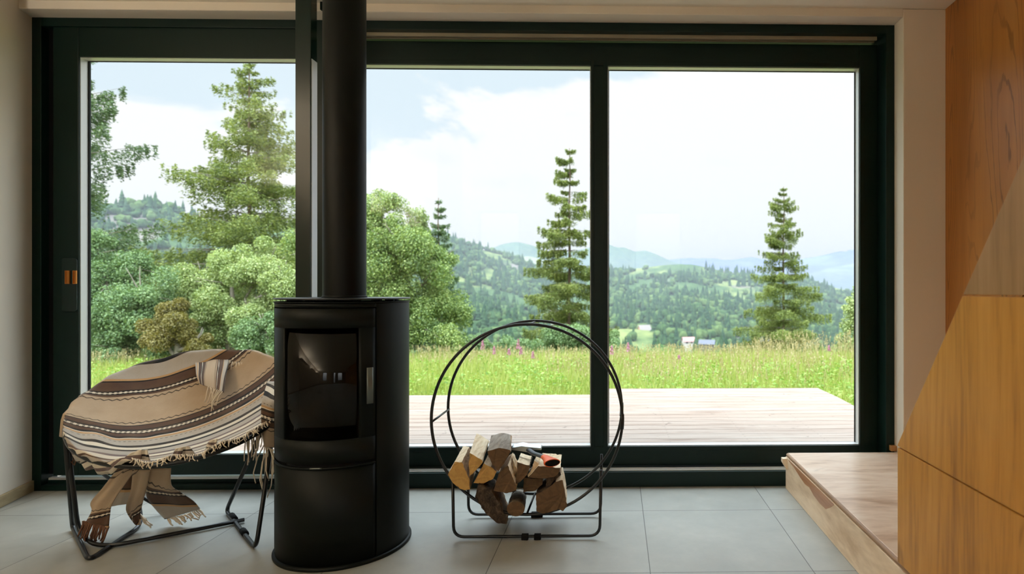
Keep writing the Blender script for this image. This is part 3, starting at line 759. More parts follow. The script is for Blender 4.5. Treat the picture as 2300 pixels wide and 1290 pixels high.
def _blanket(g, b):
    uv = g.n('ShaderNodeUVMap').outputs[0]; a, t, _z = g.sep(uv)
    p = posc(g)
    t = g.m('ADD', t, g.m('MULTIPLY', g.m('SUBTRACT', g.noise(uv, 3.0, 2), .5), .02))
    be, gr, cr, bk_, br, tan_, pu = lin(198, 175, 147), lin(192, 184, 172), lin(238, 228, 208), lin(26, 30, 34), lin(92, 68, 56), lin(206, 164, 116), lin(120, 104, 104)
    lo = [(-1.6, cr), (-1.36, br), (-1.32, cr), (-1.22, bk_), (-1.19, gr), (-1.05, pu), (-1.0, cr), (-.90, pu), (-.84, cr), (-.76, bk_), (-.735, gr), (-.64, br), (-.60, cr), (-.53, pu), (-.49, gr),
          (-.39, bk_), (-.355, cr), (-.29, bk_), (-.24, gr), (-.10, tan_), (-.075, cr), (-.055, bk_), (-.02, br), (.04, bk_), (.055, cr), (.09, bk_), (.12, br), (.19, bk_), (.212, be)]
    hi = [(.2, be), (.665, be), (.685, br), (.71, bk_), (.722, cr), (.75, bk_), (.765, br), (.86, bk_), (.878, tan_), (.905, gr), (1.06, bk_), (1.10, br), (1.2, cr), (1.24, bk_), (1.27, cr), (1.36, br), (1.44, cr)]
    f1 = g.m('DIVIDE', g.m('ADD', t, 1.6), 2.0); f2 = g.m('DIVIDE', t, 2.0)
    c1 = g.ramp(f1, [((x+1.6)/2, c) for x, c in lo], 'CONSTANT'); c2 = g.ramp(f2, [(x/2, c) for x, c in hi], 'CONSTANT')
    col = g.mix(g.m('GREATER_THAN', t, .3), c1, c2)
    # woven zigzag lines beside the wide band and stitched dots on the pale stripes
    tri = g.m('PINGPONG', g.m('MULTIPLY', a, 34.0), 1.0)
    for t0 in (.257, .648):
        dd = g.m('ABSOLUTE', g.m('SUBTRACT', g.m('SUBTRACT', t, t0-.010), g.m('MULTIPLY', tri, .020)))
        col = g.mix(g.m('MULTIPLY', g.m('LESS_THAN', dd, .0075), .85), col, (*bk_, 1))
    dash = g.m('GREATER_THAN', g.m('FRACT', g.m('MULTIPLY', a, 26.0)), .5)
    for lo_, hi_ in ((.055, .066), (.078, .092), (.722, .732), (.742, .752), (-.135, -.128)):
        z = g.m('MULTIPLY', g.m('GREATER_THAN', t, lo_), g.m('LESS_THAN', t, hi_))
        col = g.mix(g.m('MULTIPLY', z, dash), col, (*bk_, 1))
    sh = g.noise(g.mapv(uv, (1, 1, 1)), 5, 4, .6)
    col = g.mix(g.rng(sh, .3, .75, 0, .22), col, L4(150, 120, 84))
    weave = g.noise(g.mapv(uv, (60, 260, 1)), 1.0, 2, .6)
    col = g.mix(g.m('MULTIPLY', weave, .18), col, (.02, .02, .02, 1))
    g.l(col, b.inputs['Base Color']); b.inputs['Sheen Weight'].default_value = .2
    bump(g, b, weave, .35, .002)
M_blanket = mat('striped_wool_blanket', rough=.95, spec=.1, fn=_blanket)
M_fringe = mat('wool_fringe', lin(230, 216, 194), .95)
M_fringeb = mat('wool_fringe_brown', lin(112, 78, 58), .95)
broot = empty('blanket', (cc_.x, cc_.y, .45)); tag(broot, 'striped beige, brown and black wool blanket draped over the round chair', 'blanket')
rb = random.Random(3)
def tof(a, b): return b-.46*a
def overh(deg):
    """how far the blanket hangs over the rim at this angle"""
    def bumpf(c, wd): 
        d = abs((deg-c+180) % 360-180); return max(0, 1-(d/wd)**2)
    return .05*bumpf(90, 70)+.10*bumpf(182, 16)+.06*bumpf(160, 30)+.25*bumpf(8, 38)+.105*bumpf(222, 38)
def surf(r, th):
    deg = math.degrees(th) % 360
    wr = .006*math.sin(9*th+r*5)*r**3+.004*math.sin(17*th+2)*r**5
    fold = .012*math.exp(-((deg-207)/12)**2)*math.sin(r*26)*r**2 + .010*math.exp(-((deg-265)/45)**2)*math.sin(th*16)*sstep_(.8, 1, r)
    if r <= 1: return dish(r, th, .008+wr*.6+fold+.012*r**8)
    e = r-1; out = (cu*math.cos(th)+cv*math.sin(th)).normalized(); p = dish(1.0, th, .02+wr*.6+fold)
    k = min(e/.05, 1)
    if 185 < deg < 265: return p+out*(.012*math.sin(k*math.pi/2)-.45*e+.010*math.sin(th*34)*min(1, e*10))-Vector((0, 0, max(0, e-.015)*.95+.004*k))
    return p+out*(.016*math.sin(k*math.pi/2)+.02*e)+Vector((0, 0, -1))*max(0, e-.02)*.85-Vector((0, 0, .006*k)) + out*.012*math.sin(th*40)*min(1, e*6)
def sstep_(a, b, x): t = min(1, max(0, (x-a)/(b-a))); return t*t*(3-2*t)
mb = MB(); NT, NR = 220, 46; vs_, uv = [], []
for k in range(NT):
    th = 2*math.pi*k/NT; deg = math.degrees(th); R = 1.0+overh(deg)
    if 256 < deg < 340: R = .985+.012*math.sin(deg*.7)
    for i in range(NR+1):
        r = R*i/NR; vs_.append(surf(r, th)); a, b = r*math.cos(th), r*math.sin(th)
        fl_ = -math.exp(-((deg-206)/22)**2)*.24*sstep_(.5, 1, r)-(3.2*(r-1) if r > 1 and 190 < deg < 262 else 0)     # gathered fold at the left
        uv.append((a, tof(a, b)+fl_))
mb.add(vs_, [(k*(NR+1)+i, k*(NR+1)+i+1, ((k+1) % NT)*(NR+1)+i+1, ((k+1) % NT)*(NR+1)+i) for k in range(NT) for i in range(NR)], 0, True)
mb.uv = uv; o = mb.build('cover', M_blanket, broot); md = o.modifiers.new('thick', 'SOLIDIFY'); md.thickness = .004; md.offset = 0
def ribbon(name, rows, t0, t1, n=10, wav=.004, skew=0.0, mm=None, a0=0.0, seed=0):
    """cloth strip through rows of (left, right) points; stripes run across its length"""
    r = random.Random(seed); ph = r.uniform(0, 6); mb = MB(); vs_, uv = [], []
    def cr(P, s):
        m = len(P)-1; i = min(int(s*m), m-1); u = s*m-i
        p0, p1, p2, p3 = P[max(i-1, 0)], P[i], P[i+1], P[min(i+2, m)]
        return .5*((2*p1)+(p2-p0)*u+(2*p0-5*p1+4*p2-p3)*u*u+(3*p1-p0-3*p2+p3)*u**3)
    Lp = [Vector(a) for a, b in rows]; Rp = [Vector(b) for a, b in rows]; m = 26
    for j in range(m+1):
        s = j/m; l, q = cr(Lp, s), cr(Rp, s)
        nrm = Vector((0, -1, .2))
        for i in range(n+1):
            x = i/n; p = l.lerp(q, x)+nrm*wav*math.sin(x*9+ph+s*3); vs_.append(p); uv.append((a0+x*(q-l).length/.4, t0+(t1-t0)*s+skew*(x-.5)))
    mb.add(vs_, [(j*(n+1)+i, j*(n+1)+i+1, (j+1)*(n+1)+i+1, (j+1)*(n+1)+i) for j in range(m) for i in range(n)], 0, True)
    mb.uv = uv; o = mb.build(name, mm or M_blanket, broot); md = o.modifiers.new('thick', 'SOLIDIFY'); md.thickness = .004; md.offset = 0
    return o
def fringe(edge, length, n, m=M_fringe, dirv=(0, 0, -1), seed=0, r0=.0022, spread=.25, zmin=.004):
    r = random.Random(seed); mb = MB(); E_ = [Vector(p) for p in edge]; dv = Vector(dirv).normalized()
    for k in range(n):
        s = (k+.5)/n*(len(E_)-1); i = min(int(s), len(E_)-2); p = E_[i].lerp(E_[i+1], s-i)
        l = length*r.uniform(.7, 1.15); d = (dv+Vector((r.gauss(0, spread), r.gauss(0, spread*.6), r.gauss(0, spread*.3)))).normalized()
        pts = [p, p+d*l*.35+Vector((r.gauss(0, .004), 0, 0)), p+(d*.8+dv*.2)*l*.7+Vector((0, 0, -.08*l)), p+dv*l*.5+d*l*.4+Vector((r.gauss(0, .006), 0, -.14*l))]
        pts = [Vector((q.x, q.y, max(q.z, zmin))) for q in pts]
        mb.tube(pts, [r0, r0*1.1, r0, r0*.9], 5)
    o = mb.build('fringe', m, broot); tag(o, kind='stuff'); return o
# front edge: short knotted fringe lying along the rim
fr_ = [surf(.985+.012*math.sin(math.degrees(D(dg))*.7), D(dg)) for dg in range(256, 338, 3)]
fringe([p+Vector((0, -.004, .006)) for p in fr_], .026, 80, seed=1, dirv=(.25, -.35, -.55), spread=.45, r0=.0020)
# turned-up corners along the front
def tri_flap(pts, Y, t0, seed):
    P_ = [W(x, y, Y) for x, y in pts]; ribbon('turned_edge', [(P_[0], P_[1]), (P_[2], P_[3]), (P_[4], P_[5])], t0, t0+.35, 6, .003, seed=seed)
Yf_ = 2.21
tri_flap([(296, 1017), (318, 1010), (275, 1034), (314, 1036), (272, 1046), (300, 1056)], Yf_, -.98, 1)
tri_flap([(318, 1012), (332, 1010), (316, 1030), (338, 1036), (318, 1037), (345, 1040)], Yf_+.01, -1.30, 2)
tri_flap([(396, 1008), (412, 1004), (388, 1022), (406, 1024), (384, 1036), (402, 1040)], 2.23, -.98, 3)
tri_flap([(412, 1004), (424, 1003), (410, 1018), (436, 1018), (408, 1026), (440, 1024)], 2.24, -1.30, 4)
tri_flap([(470, 990), (488, 986), (464, 1000), (486, 1004), (462, 1012), (484, 1014)], 2.28, -.98, 5)
# corner folded over the back rim
P_ = lambda x, y, Y: W(x, y, Y)
ribbon('folded_corner', [(P_(437, 806, 2.91), P_(512, 805, 2.91)), (P_(439, 822, 2.83), P_(511, 822, 2.83)), (P_(440, 845, 2.75), P_(507, 848, 2.75)), (P_(446, 862, 2.71), P_(504, 882, 2.67))], .42, .52, 12, .005, skew=1.25, seed=7, a0=0)
fringe([P_(466, 868, 2.68), P_(502, 880, 2.66)], .085, 9, seed=8, dirv=(-.25, -.1, -1))
fringe([P_(508, 812, 2.88), P_(545, 814, 2.88)], .075, 9, seed=9, dirv=(-.1, -.2, -1), spread=.5)
# hanging piece beside the stove
ribbon('hanging_side', [(P_(600, 858, 2.56), P_(660, 858, 2.62)), (P_(586, 900, 2.44), P_(660, 900, 2.5)), (P_(584, 935, 2.42), P_(660, 935, 2.48)), (P_(588, 975, 2.42), P_(660, 970, 2.48)), (P_(594, 1004, 2.42), P_(660, 1010, 2.48))], -.5, .52, 10, .008, seed=10, skew=-.15)
fringe([P_(592, 1000, 2.42), P_(612, 1010, 2.43), P_(655, 1012, 2.47)], .17, 20, seed=11)
fringe([P_(553, 972, 2.36), P_(566, 966, 2.38), P_(590, 955, 2.41)], .12, 11, seed=12, spread=.12)
# small piece hanging at the left end of the rim
ribbon('hanging_side', [(P_(147, 945, 2.40), P_(166, 950, 2.38)), (P_(152, 985, 2.40), P_(170, 990, 2.38)), (P_(153, 1020, 2.40), P_(168, 1022, 2.38))], .0, .35, 5, .004, seed=13)
fringe([P_(153, 1015, 2.39), P_(168, 1020, 2.38)], .05, 6, M_fringeb, seed=14)
# ends of the blanket hanging under the seat down to the floor
ribbon('hanging_end', [(P_(262, 1052, 2.50), P_(300, 1050, 2.50)), (P_(252, 1100, 2.53), P_(296, 1098, 2.53)), (P_(248, 1138, 2.55), P_(292, 1131, 2.55))], .70, 1.05, 8, .004, seed=15)
ribbon('hanging_end', [(P_(268, 1050, 2.40), P_(302, 1056, 2.40)), (P_(232, 1095, 2.42), P_(272, 1098, 2.42)), (P_(203, 1128, 2.43), P_(251, 1134, 2.43)), (P_(204, 1148, 2.43), P_(248, 1156, 2.43)), (P_(192, 1172, 2.42), P_(246, 1186, 2.42))], .22, .86, 10, .005, seed=16, skew=.12)
fringe([P_(185, 1170, 2.42), P_(246, 1184, 2.42)], .065, 20, M_fringeb, (-.28, -.05, -1), seed=17, r0=.0032, spread=.12)
ribbon('hanging_end', [(P_(300, 1056, 2.38), P_(337, 1056, 2.38)), (P_(296, 1098, 2.45), P_(327, 1099, 2.45)), (P_(284, 1138, 2.52), P_(316, 1142, 2.52)), (P_(288, 1158, 2.54), P_(314, 1162, 2.54)), (P_(302, 1179, 2.55), P_(317, 1180, 2.55))], .30, .90, 8, .004, seed=18, skew=.2)
fringe([P_(312, 1152, 2.56), P_(322, 1172, 2.56)], .05, 9, M_fringe, (.9, -.2, -.5), seed=19, r0=.0028, spread=.3)
ribbon('hanging_end', [(P_(335, 1054, 2.40), P_(386, 1052, 2.42)), (P_(330, 1090, 2.46), P_(386, 1090, 2.46)), (P_(332, 1118, 2.52), P_(404, 1106, 2.52)), (P_(352, 1144, 2.58), P_(432, 1126, 2.58)), (P_(372, 1166, 2.61), P_(448, 1144, 2.62))], .50, 1.02, 12, .005, seed=20, skew=-.12)
fringe([P_(374, 1166, 2.61), P_(410, 1158, 2.61), P_(450, 1144, 2.62)], .045, 20, M_fringe, (.75, -.2, -.45), seed=21, r0=.0028, spread=.25)
# ------------------------------------------------------------------ deck outside
ZD = -.022
def FLd(px, py, z=ZD):
    d = ray(px, py); return Vector((0, 0, HC)) + d*((z-HC)/d.z)
yd1 = FLd(1100, 890).y; yd2 = FLd(1700, 873).y; xd = FLd(1840, 873).x; xs = FLd(1340, 880).x
mb = MB(); y = 3.34; k = 0
while y < yd2-.03:
    x0 = -4.6 if y < yd1-.05 else xs
    mb.box(x0, xd+.006*math.sin(k*7.1), y+.003, min(y+.132, yd2), ZD-.028, ZD); y += .135; k += 1
deck = mb.build('wooden_deck', M_deck, base=(-1, 4.5, -.3)); tag(deck, 'weathered larch plank deck outside the big windows', 'deck')
mb = MB(); mb.box(xs, xd-.01, yd2+.002, yd2+.03, -.5, ZD-.001); mb.box(xd+.008, xd+.034, 3.34, yd2+.03, -.5, ZD-.03)
mb.box(-4.6, xs-.002, yd1+.002, yd1+.03, -.5, ZD-.001); mb.box(-4.6, xd-.01, 3.34, 3.38, -.5, ZD-.03)
mb.build('fascia_board', wood('fascia_wood', lin(70, 52, 40), lin(96, 74, 58), lin(120, 96, 76), 'x'), deck, base=(-1, 4.5, -.3))

# ------------------------------------------------------------------ ground, valley and hills
rng = np.random.default_rng(7)
def vnoise(x, y, sc, seed=0, octv=4):
    """value noise on numpy arrays"""
    out = 0; amp = 1; tot = 0
    for o in range(octv):
        r = np.random.default_rng(seed*31+o); tab = r.random((256, 256))
        X = x/sc*2**o+13.7*o; Y = y/sc*2**o+5.1*o
        xi = np.floor(X).astype(int); yi = np.floor(Y).astype(int); fx = X-xi; fy = Y-yi
        fx = fx*fx*(3-2*fx); fy = fy*fy*(3-2*fy)
        g_ = lambda a, b: tab[a % 256, b % 256]
        v = (g_(xi, yi)*(1-fx)+g_(xi+1, yi)*fx)*(1-fy)+(g_(xi, yi+1)*(1-fx)+g_(xi+1, yi+1)*fx)*fy
        out = out+amp*v; tot += amp; amp *= .5
    return out/tot
def sstep(a, b, x): t = np.clip((x-a)/(b-a), 0, 1); return t*t*(3-2*t)
CPX = [-300, 195, 240, 340, 380, 420, 500, 600, 800, 950, 1015, 1050, 1100, 1150, 1200, 1260, 1366, 1450, 1500, 1550, 1600, 1650, 1720, 1800, 1850, 1922, 2100, 2500]
CPY = [462, 460, 459, 454, 462, 480, 500, 505, 500, 515, 533, 546, 560, 574, 590, 606, 603, 597, 590, 588, 598, 608, 614, 620, 636, 652, 668, 680]
def ground_z(x, y):
    """terrain height; x, y numpy arrays in metres"""
    px = CX+F*(x*_c-y*_s)/np.maximum(x*_s+y*_c, 1)
    yc = np.interp(px, CPX, CPY)
    r = np.sqrt(x*x+y*y)
    dc = np.interp(px, [200, 700, 1200, 2000], [420, 520, 760, 760])
    zc = HC+(CY-yc)/F*dc-3.0
    near = -.40-.026*np.maximum(y-6, 0)-.5*sstep(12, 16, y)
    vall = np.interp(y, [13, 30, 60, 120, 200, 260, 420], [0, -2.2, -9, -18, -23.5, -25.5, -26.5])
    z = near+vall
    t = np.clip((y-260)/(dc-260), 0, 1)
    rise = t**1.25
    z = z+(zc-z)*np.where(y > 260, rise, 0)
    # shoulder that gives the crossing ridge on the valley side
    z = z+np.exp(-((px-1120)/170)**2-((y-330)/70)**2)*10+np.exp(-((px-300)/200)**2-((y-300)/60)**2)*9
    z = z+(vnoise(x, y, 60, 3)-.5)*9*sstep(60, 250, y)*(1-.6*sstep(.85, 1, t))
    back = np.clip((y-dc)/300, 0, 1); z = np.where(y > dc, zc-back*60, z)
    return z
def hillmat(name, c_forest, c_mid, c_meadow, scale, bumps=6.0, mead=(.52, .6), bare=None):
    def f(g, b):
        p = posc(g); q = g.mapv(p, (1, .55, 2.2))
        n = g.noise(q, scale, 6, .6, .4); n2 = g.noise(p, scale*14, 5, .65)
        col = g.mix(g.rng(n2, .35, .65), c_forest, c_mid)
        col = g.mix(g.rng(n, mead[0], mead[1]), col, c_meadow)
        if bare: col = g.mix(g.rng(g.noise(q, scale*1.4, 4, .5), .60, .66), col, bare)
        g.l(col, b.inputs['Base Color']); bump(g, b, n2, .8, bumps)
    return mat(name, rough=.95, spec=.1, fn=f)
LS = lambda r, g_, b_, k=.62: (*[v*k for v in lin(r, g_, b_)], 1)
M_hill = hillmat('hill_meadow_and_scrub', LS(72, 100, 62), LS(96, 124, 76), LS(158, 168, 104), .011, 3, (.50, .62), LS(150, 142, 134))
M_near = hillmat('meadow_soil', LS(110, 140, 60), LS(130, 150, 70), LS(120, 150, 66), .5, .1)
# fan-shaped terrain grid, fine close by
def fan_mesh(name, zfun, dists, cols, m, base, **k):
    A = np.array(cols, float); Dd = np.array(dists, float)
    ang = (A-CX)/F+_s
    Xg = Dd[:, None]*ang[None, :]; Yg = np.repeat(Dd[:, None], len(A), 1); Zg = zfun(Xg, Yg)
    vs_ = np.stack([Xg, Yg, Zg], -1).reshape(-1, 3); n, mm = Zg.shape
    mb = MB(); mb.add(vs_.tolist(), [(i*mm+j, i*mm+j+1, (i+1)*mm+j+1, (i+1)*mm+j) for i in range(n-1) for j in range(mm-1)], 0, True)
    o = mb.build(name, m, base=base, recalc=False); tag(o, kind='structure', **k); return o
mb = MB(); xs_ = np.linspace(-26, 22, 49); ys_ = np.linspace(3.0, 16, 27)
Xg, Yg = np.meshgrid(xs_, ys_); Zg = ground_z(Xg, Yg)+.02
Zg = np.where(Yg < 7, np.minimum(Zg, -.36), Zg)
mb.add(np.stack([Xg, Yg, Zg], -1).reshape(-1, 3).tolist(), [(i*49+j, i*49+j+1, (i+1)*49+j+1, (i+1)*49+j) for i in range(26) for j in range(48)], 0, True)
tag(mb.build('ground', M_near, base=(0, 6, -.4), recalc=False), kind='structure')
dist = np.concatenate([np.linspace(16, 60, 12), np.linspace(70, 260, 24), np.linspace(270, 1060, 90)])
fan_mesh('hillside', ground_z, dist, np.linspace(-900, 3200, 220), M_hill, (0, 200, -20))

def ridge(name, px, py, d0, m, foot, seed, amp, base):
    def zf(x, y):
        p = CX+F*(x/y-_s); zc = HC+(CY-np.interp(p, px, py))/F*d0
        t = (y-d0*foot)/(d0*(1-foot)); t = np.clip(t, 0, 1)
        z = -40+(zc+40)*t**.8+(vnoise(x, y, d0*.09, seed, 5)-.5)*amp*(1-t**4*.85)
        return np.where(y > d0, zc-(y-d0)*.3, z)
    dd = np.concatenate([np.linspace(d0*foot, d0, 40), np.linspace(d0*1.02, d0*1.2, 4)])
    return fan_mesh(name, zf, dd, np.linspace(-300, 2700, 260), m, base)
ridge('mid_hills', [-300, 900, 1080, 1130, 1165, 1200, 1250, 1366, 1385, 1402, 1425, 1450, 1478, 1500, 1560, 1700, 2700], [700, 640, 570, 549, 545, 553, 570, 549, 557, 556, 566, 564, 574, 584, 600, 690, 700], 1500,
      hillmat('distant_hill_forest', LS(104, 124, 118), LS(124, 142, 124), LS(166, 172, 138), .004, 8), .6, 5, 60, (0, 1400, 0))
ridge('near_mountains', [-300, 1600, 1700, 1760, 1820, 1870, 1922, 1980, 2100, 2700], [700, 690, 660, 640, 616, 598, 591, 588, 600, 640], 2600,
      hillmat('mountain_haze_tint', LS(122, 140, 150), LS(134, 150, 152), LS(158, 170, 156), .002, 12), .6, 6, 120, (0, 2400, 0))  # blue-grey of distance haze mixed into the forest colour
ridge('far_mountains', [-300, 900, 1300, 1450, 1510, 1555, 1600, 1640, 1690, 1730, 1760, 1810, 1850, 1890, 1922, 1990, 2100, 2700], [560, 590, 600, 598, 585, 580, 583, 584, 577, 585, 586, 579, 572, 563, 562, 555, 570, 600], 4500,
      hillmat('far_mountain_haze_tint', LS(118, 130, 172), LS(124, 136, 172), LS(138, 150, 172), .001, 20), .6, 8, 200, (0, 4300, 0))  # stronger blue of distance haze put into the forest colour

# haze over the valley (a real thin fog volume)
m = bpy.data.materials.new('valley_haze'); m.use_nodes = True; t = m.node_tree; t.nodes.clear()
pv = t.nodes.new('ShaderNodeVolumePrincipled'); pv.inputs['Color'].default_value = (.38, .42, .48, 1); pv.inputs['Density'].default_value = .0008
t.links.new(pv.outputs[0], t.nodes.new('ShaderNodeOutputMaterial').inputs['Volume'])
hz = MB().box(-6000, 6000, 150, 6500, -120, 60).build('valley_haze', m, base=(0, 3000, 0)); tag(hz, 'pale blue haze hanging over the far hills', 'haze', kind='stuff')
HAZE = hz

# ------------------------------------------------------------------ plants
def unit(v): return v/np.maximum(np.linalg.norm(v, axis=-1, keepdims=True), 1e-9)
def leaf_quads(c, along, size, width, r):
    """pointed leaf quads centred at c, long axis along"""
    n = len(c); rnd = unit(r.normal(size=(n, 3))); side = unit(np.cross(along, rnd))
    a = along*size[:, None]*.5; b = side*width[:, None]*.5
    return np.stack([c-a, c-b*1.0+a*.1, c+a, c+b*1.0+a*.1], 1)
def trunk_tubes(mb, p0, p1, r0, r1, n=7, seg=5, wob=.03, rnd=random):
    p0 = Vector(p0); p1 = Vector(p1); L = (p1-p0).length
    pts = [p0.lerp(p1, k/seg)+Vector((rnd.uniform(-1, 1), rnd.uniform(-1, 1), 0))*wob*L*(0 < k < seg) for k in range(seg+1)]
    mb.tube(pts, [r0+(r1-r0)*k/seg for k in range(seg+1)], n); return pts
def conifer(label, px, base_y, top_y, Y, rpx, n, seed, m=M_spruce, levels=26, per=6, droop=.45, bare=0.0, gap=.0, size=.075, cat='tree', group=None, zb=None, prof=.85, up=.12):
    r = np.random.default_rng(seed); rnd = random.Random(seed)
    b = W(px, base_y, Y); top = WZ(px, top_y, Y); zb = float(ground_z(np.array([b.x]), np.array([Y]))[0])-.05 if zb is None else zb
    H = top-zb; R = rpx/F*Y
    root = empty('spruce_tree', (b.x, Y, zb)); tag(root, label, cat, group)
    mb = MB(); trunk_tubes(mb, (b.x, Y, zb), (b.x, Y, top-.02*H), max(.010*H, .035), .012, 8, 8, .004, rnd); mb.build('trunk', M_bark, root)
    mb = MB(); C_, A_, S_ = [], [], []
    tot = 0; br = []
    for i in range(levels):
        t = (i+rnd.random()*.6)/levels; z = zb+H*(.05+.93*t+rnd.uniform(-.02, .02)*(1-t))
        wh = rnd.uniform(.80, 1.12)
        for k in range(per):
            if rnd.random() < gap+.25*bare*t: continue
            Rk = R*(1-t)**prof*wh*(rnd.uniform(.6, 1.12) if rnd.random() > bare else rnd.uniform(.25, .6))+.05
            az = rnd.uniform(0, 2*math.pi); br.append((z, Rk, az, t)); tot += Rk**1.3
    for (z, Rk, az, t) in br:
        d = np.array([math.cos(az), math.sin(az), 0]); s1 = np.array([-d[1], d[0], 0])
        lift = up+.5*max(0, t-.35)
        bz = lambda s: Rk*(lift*s-droop*s**2+.55*droop*s**4)
        pts = [(b.x+d[0]*Rk*s, Y+d[1]*Rk*s, z+bz(s)) for s in (0, .35, .7, 1)]
        mb.tube(pts, [.006+.010*Rk, .005+.006*Rk, .004, .002], 4, cap=False)
        nk = int(n*Rk**1.3/tot)
        s = r.random(nk)**.75; s = .12+.88*s
        nst = max(4, int(Rk*9)); st = np.round(s*nst)/nst   # gather needles on side twigs
        sd_ = r.choice([-1, 1], nk); u = r.random(nk)
        wid = Rk*.36*(1.15-st)
        cx_ = st*Rk+u*wid*.5; off = sd_*u*wid
        sag = -u*wid*.35-(r.random(nk)**1.6)*.22*Rk**.6*(st > .15)
        c = np.array([b.x, Y, z])+d*cx_[:, None]+s1*off[:, None]+np.array([0, 0, 1.])*(Rk*(lift*st-droop*st**2+.55*droop*st**4)+sag)[:, None]
        clump = np.random.default_rng(int(az*1e4)).normal(size=(nst+1, 3))*Rk*.02
        c += clump[np.clip((st*nst).astype(int), 0, nst)]+r.normal(size=c.shape)*.018
        al = unit(d*.9+s1*(sd_*.7)[:, None]+np.array([0, 0, -.25])+r.normal(size=c.shape)*.45)
        C_.append(c); A_.append(al); S_.append(np.full(nk, size)*r.uniform(.6, 1.3, nk))
    c = np.concatenate(C_); a = np.concatenate(A_); s = np.concatenate(S_)
    # leader
    mb.build('branches', M_greybark, root)
    soup('needles', m, leaf_quads(c, a, s, s*.38, r), root)
    return root
def broadleaf(label, px, Y, blobs, n, seed, m=M_leaf, size=.085, name='leafy_tree', cat='tree', base_px=None, group=None, holes=.0):
    """blobs: (px, py, radius_px, depth offset) clumps of the crown"""
    r = np.random.default_rng(seed); rnd = random.Random(seed)
    bx = W(base_px or px, 700, Y).x; zb = float(ground_z(np.array([bx]), np.array([Y]))[0])-.05
    root = empty(name, (bx, Y, zb)); tag(root, label, cat, group)
    C_ = []; N_ = []; mb = MB()
    tot = sum(q[2]**2 for q in blobs); cen = []
    for (qx, qy, qr, dy) in blobs:
        p = W(qx, qy, Y+dy); R = qr/F*(Y+dy); cen.append((p, R))
        # sub clumps
        ns = 14; sub = unit(r.normal(size=(ns, 3)))*R*r.uniform(.35, .88, (ns, 1))*np.array([1, .9, 1])
        nk = int(n*qr**2/tot/ns)
        for sc_ in sub:
            rr = R*r.uniform(.28, .5); dirs = unit(r.normal(size=(nk, 3)))
            rad = rr*r.random(nk)**.4
            C_.append(np.array(p)+sc_+dirs*rad[:, None]); N_.append(unit(dirs+np.array([0, 0, .5])+r.normal(size=dirs.shape)*.5))
    trunk_tubes(mb, (bx, Y, zb), tuple(cen[0][0]), .09, .03, 8, 5, .03, rnd)
    for p, R in cen[1:]:
        q = Vector((bx, Y, zb)).lerp(cen[0][0], rnd.uniform(.2, .7)); trunk_tubes(mb, q, p, .04, .012, 6, 4, .04, rnd)
    for p, R in cen:
        for k in range(5):
            v = Vector((rnd.gauss(0, 1), rnd.gauss(0, 1), rnd.gauss(.4, 1))).normalized()*R*.9; trunk_tubes(mb, p, p+v, .014, .004, 4, 3, .06, rnd)
    mb.build('trunk', M_greybark, root)
    c = np.concatenate(C_); a = np.concatenate(N_); s = size*r.uniform(.6, 1.3, len(c))
    soup('leaves', m, leaf_quads(c, unit(np.cross(a, r.normal(size=a.shape))), s, s*.62, r), root)
    return root

conifer('tall dense spruce with its tip at the door head, left of the steel post', 560, 800, 118, 16.0, 275, 200000, 11, M_spruce, 42, 9, .30, .40, .06, .075, prof=.74, up=.16)
conifer('sparse spruce cut off by the left edge of the sliding door', 128, 800, -60, 13.0, 240, 90000, 12, M_spruced, 24, 6, .02, .35, .2, .07, prof=.65, up=.30)
conifer('open drooping spruce behind the mullion, right of the stove', 1279, 800, 322, 20.0, 130, 190000, 13, M_spruce, 30, 7, .50, .5, .12, .062, prof=.60)
conifer('lone slender spruce in the right pane', 1760, 800, 410, 24.0, 124, 210000, 14, M_spruce, 36, 8, .22, .40, .10, .062, prof=.72)
conifer('small dark spruce top rising behind the leafy tree beside the stove', 985, 800, 436, 19.0, 105, 56000, 15, M_spruced, 24, 7, .2, .2, .05, .08)
broadleaf('big leafy tree directly right of the stove pipe', 850, 13.0, [(840, 560, 90, 0), (790, 500, 80, .3), (860, 480, 60, .2), (900, 560, 80, -.2), (950, 640, 85, 0), (840, 690, 90, .2), (920, 720, 80, .1), (1000, 700, 60, .4), (985, 590, 55, .5), (880, 770, 60, -.3), (1010, 775, 50, -.3), (760, 620, 100, .4), (740, 760, 90, .2), (935, 500, 40, .5), (700, 560, 60, .5)], 170000, 21, M_leaf, .046)
broadleaf('pale green leafy bush in front of the tall spruce', 520, 12.0, [(520, 640, 75, 0), (590, 600, 60, .3), (450, 640, 60, .2), (640, 640, 60, 0), (560, 720, 70, -.2), (620, 740, 60, 0), (490, 730, 60, 0), (690, 660, 60, 0)], 110000, 22, M_leafb, .042, 'leafy_bush', 'bush')
broadleaf('bluish green bush in the lower left of the sliding door', 270, 11.5, [(240, 640, 70, .2), (320, 660, 70, 0), (270, 720, 80, -.2), (210, 720, 60, 0), (360, 700, 55, .1), (220, 570, 45, .4), (300, 600, 45, .4), (160, 660, 80, .2), (250, 780, 60, -.3), (360, 775, 40, -.2)], 110000, 23, M_leafd, .042, 'leafy_bush', 'bush')
broadleaf('brownish green bush between the pale bush and the bluish bush', 400, 10.8, [(400, 745, 52, 0), (350, 750, 38, 0), (440, 770, 40, 0), (395, 705, 34, .1)], 45000, 24, M_rust, .034, 'leafy_bush', 'bush')
broadleaf('dark green bush low behind the left side of the stove', 610, 11.2, [(600, 745, 50, 0), (650, 740, 55, .1), (560, 770, 40, 0), (700, 770, 60, 0)], 50000, 25, M_leafd, .038, 'leafy_bush', 'bush')
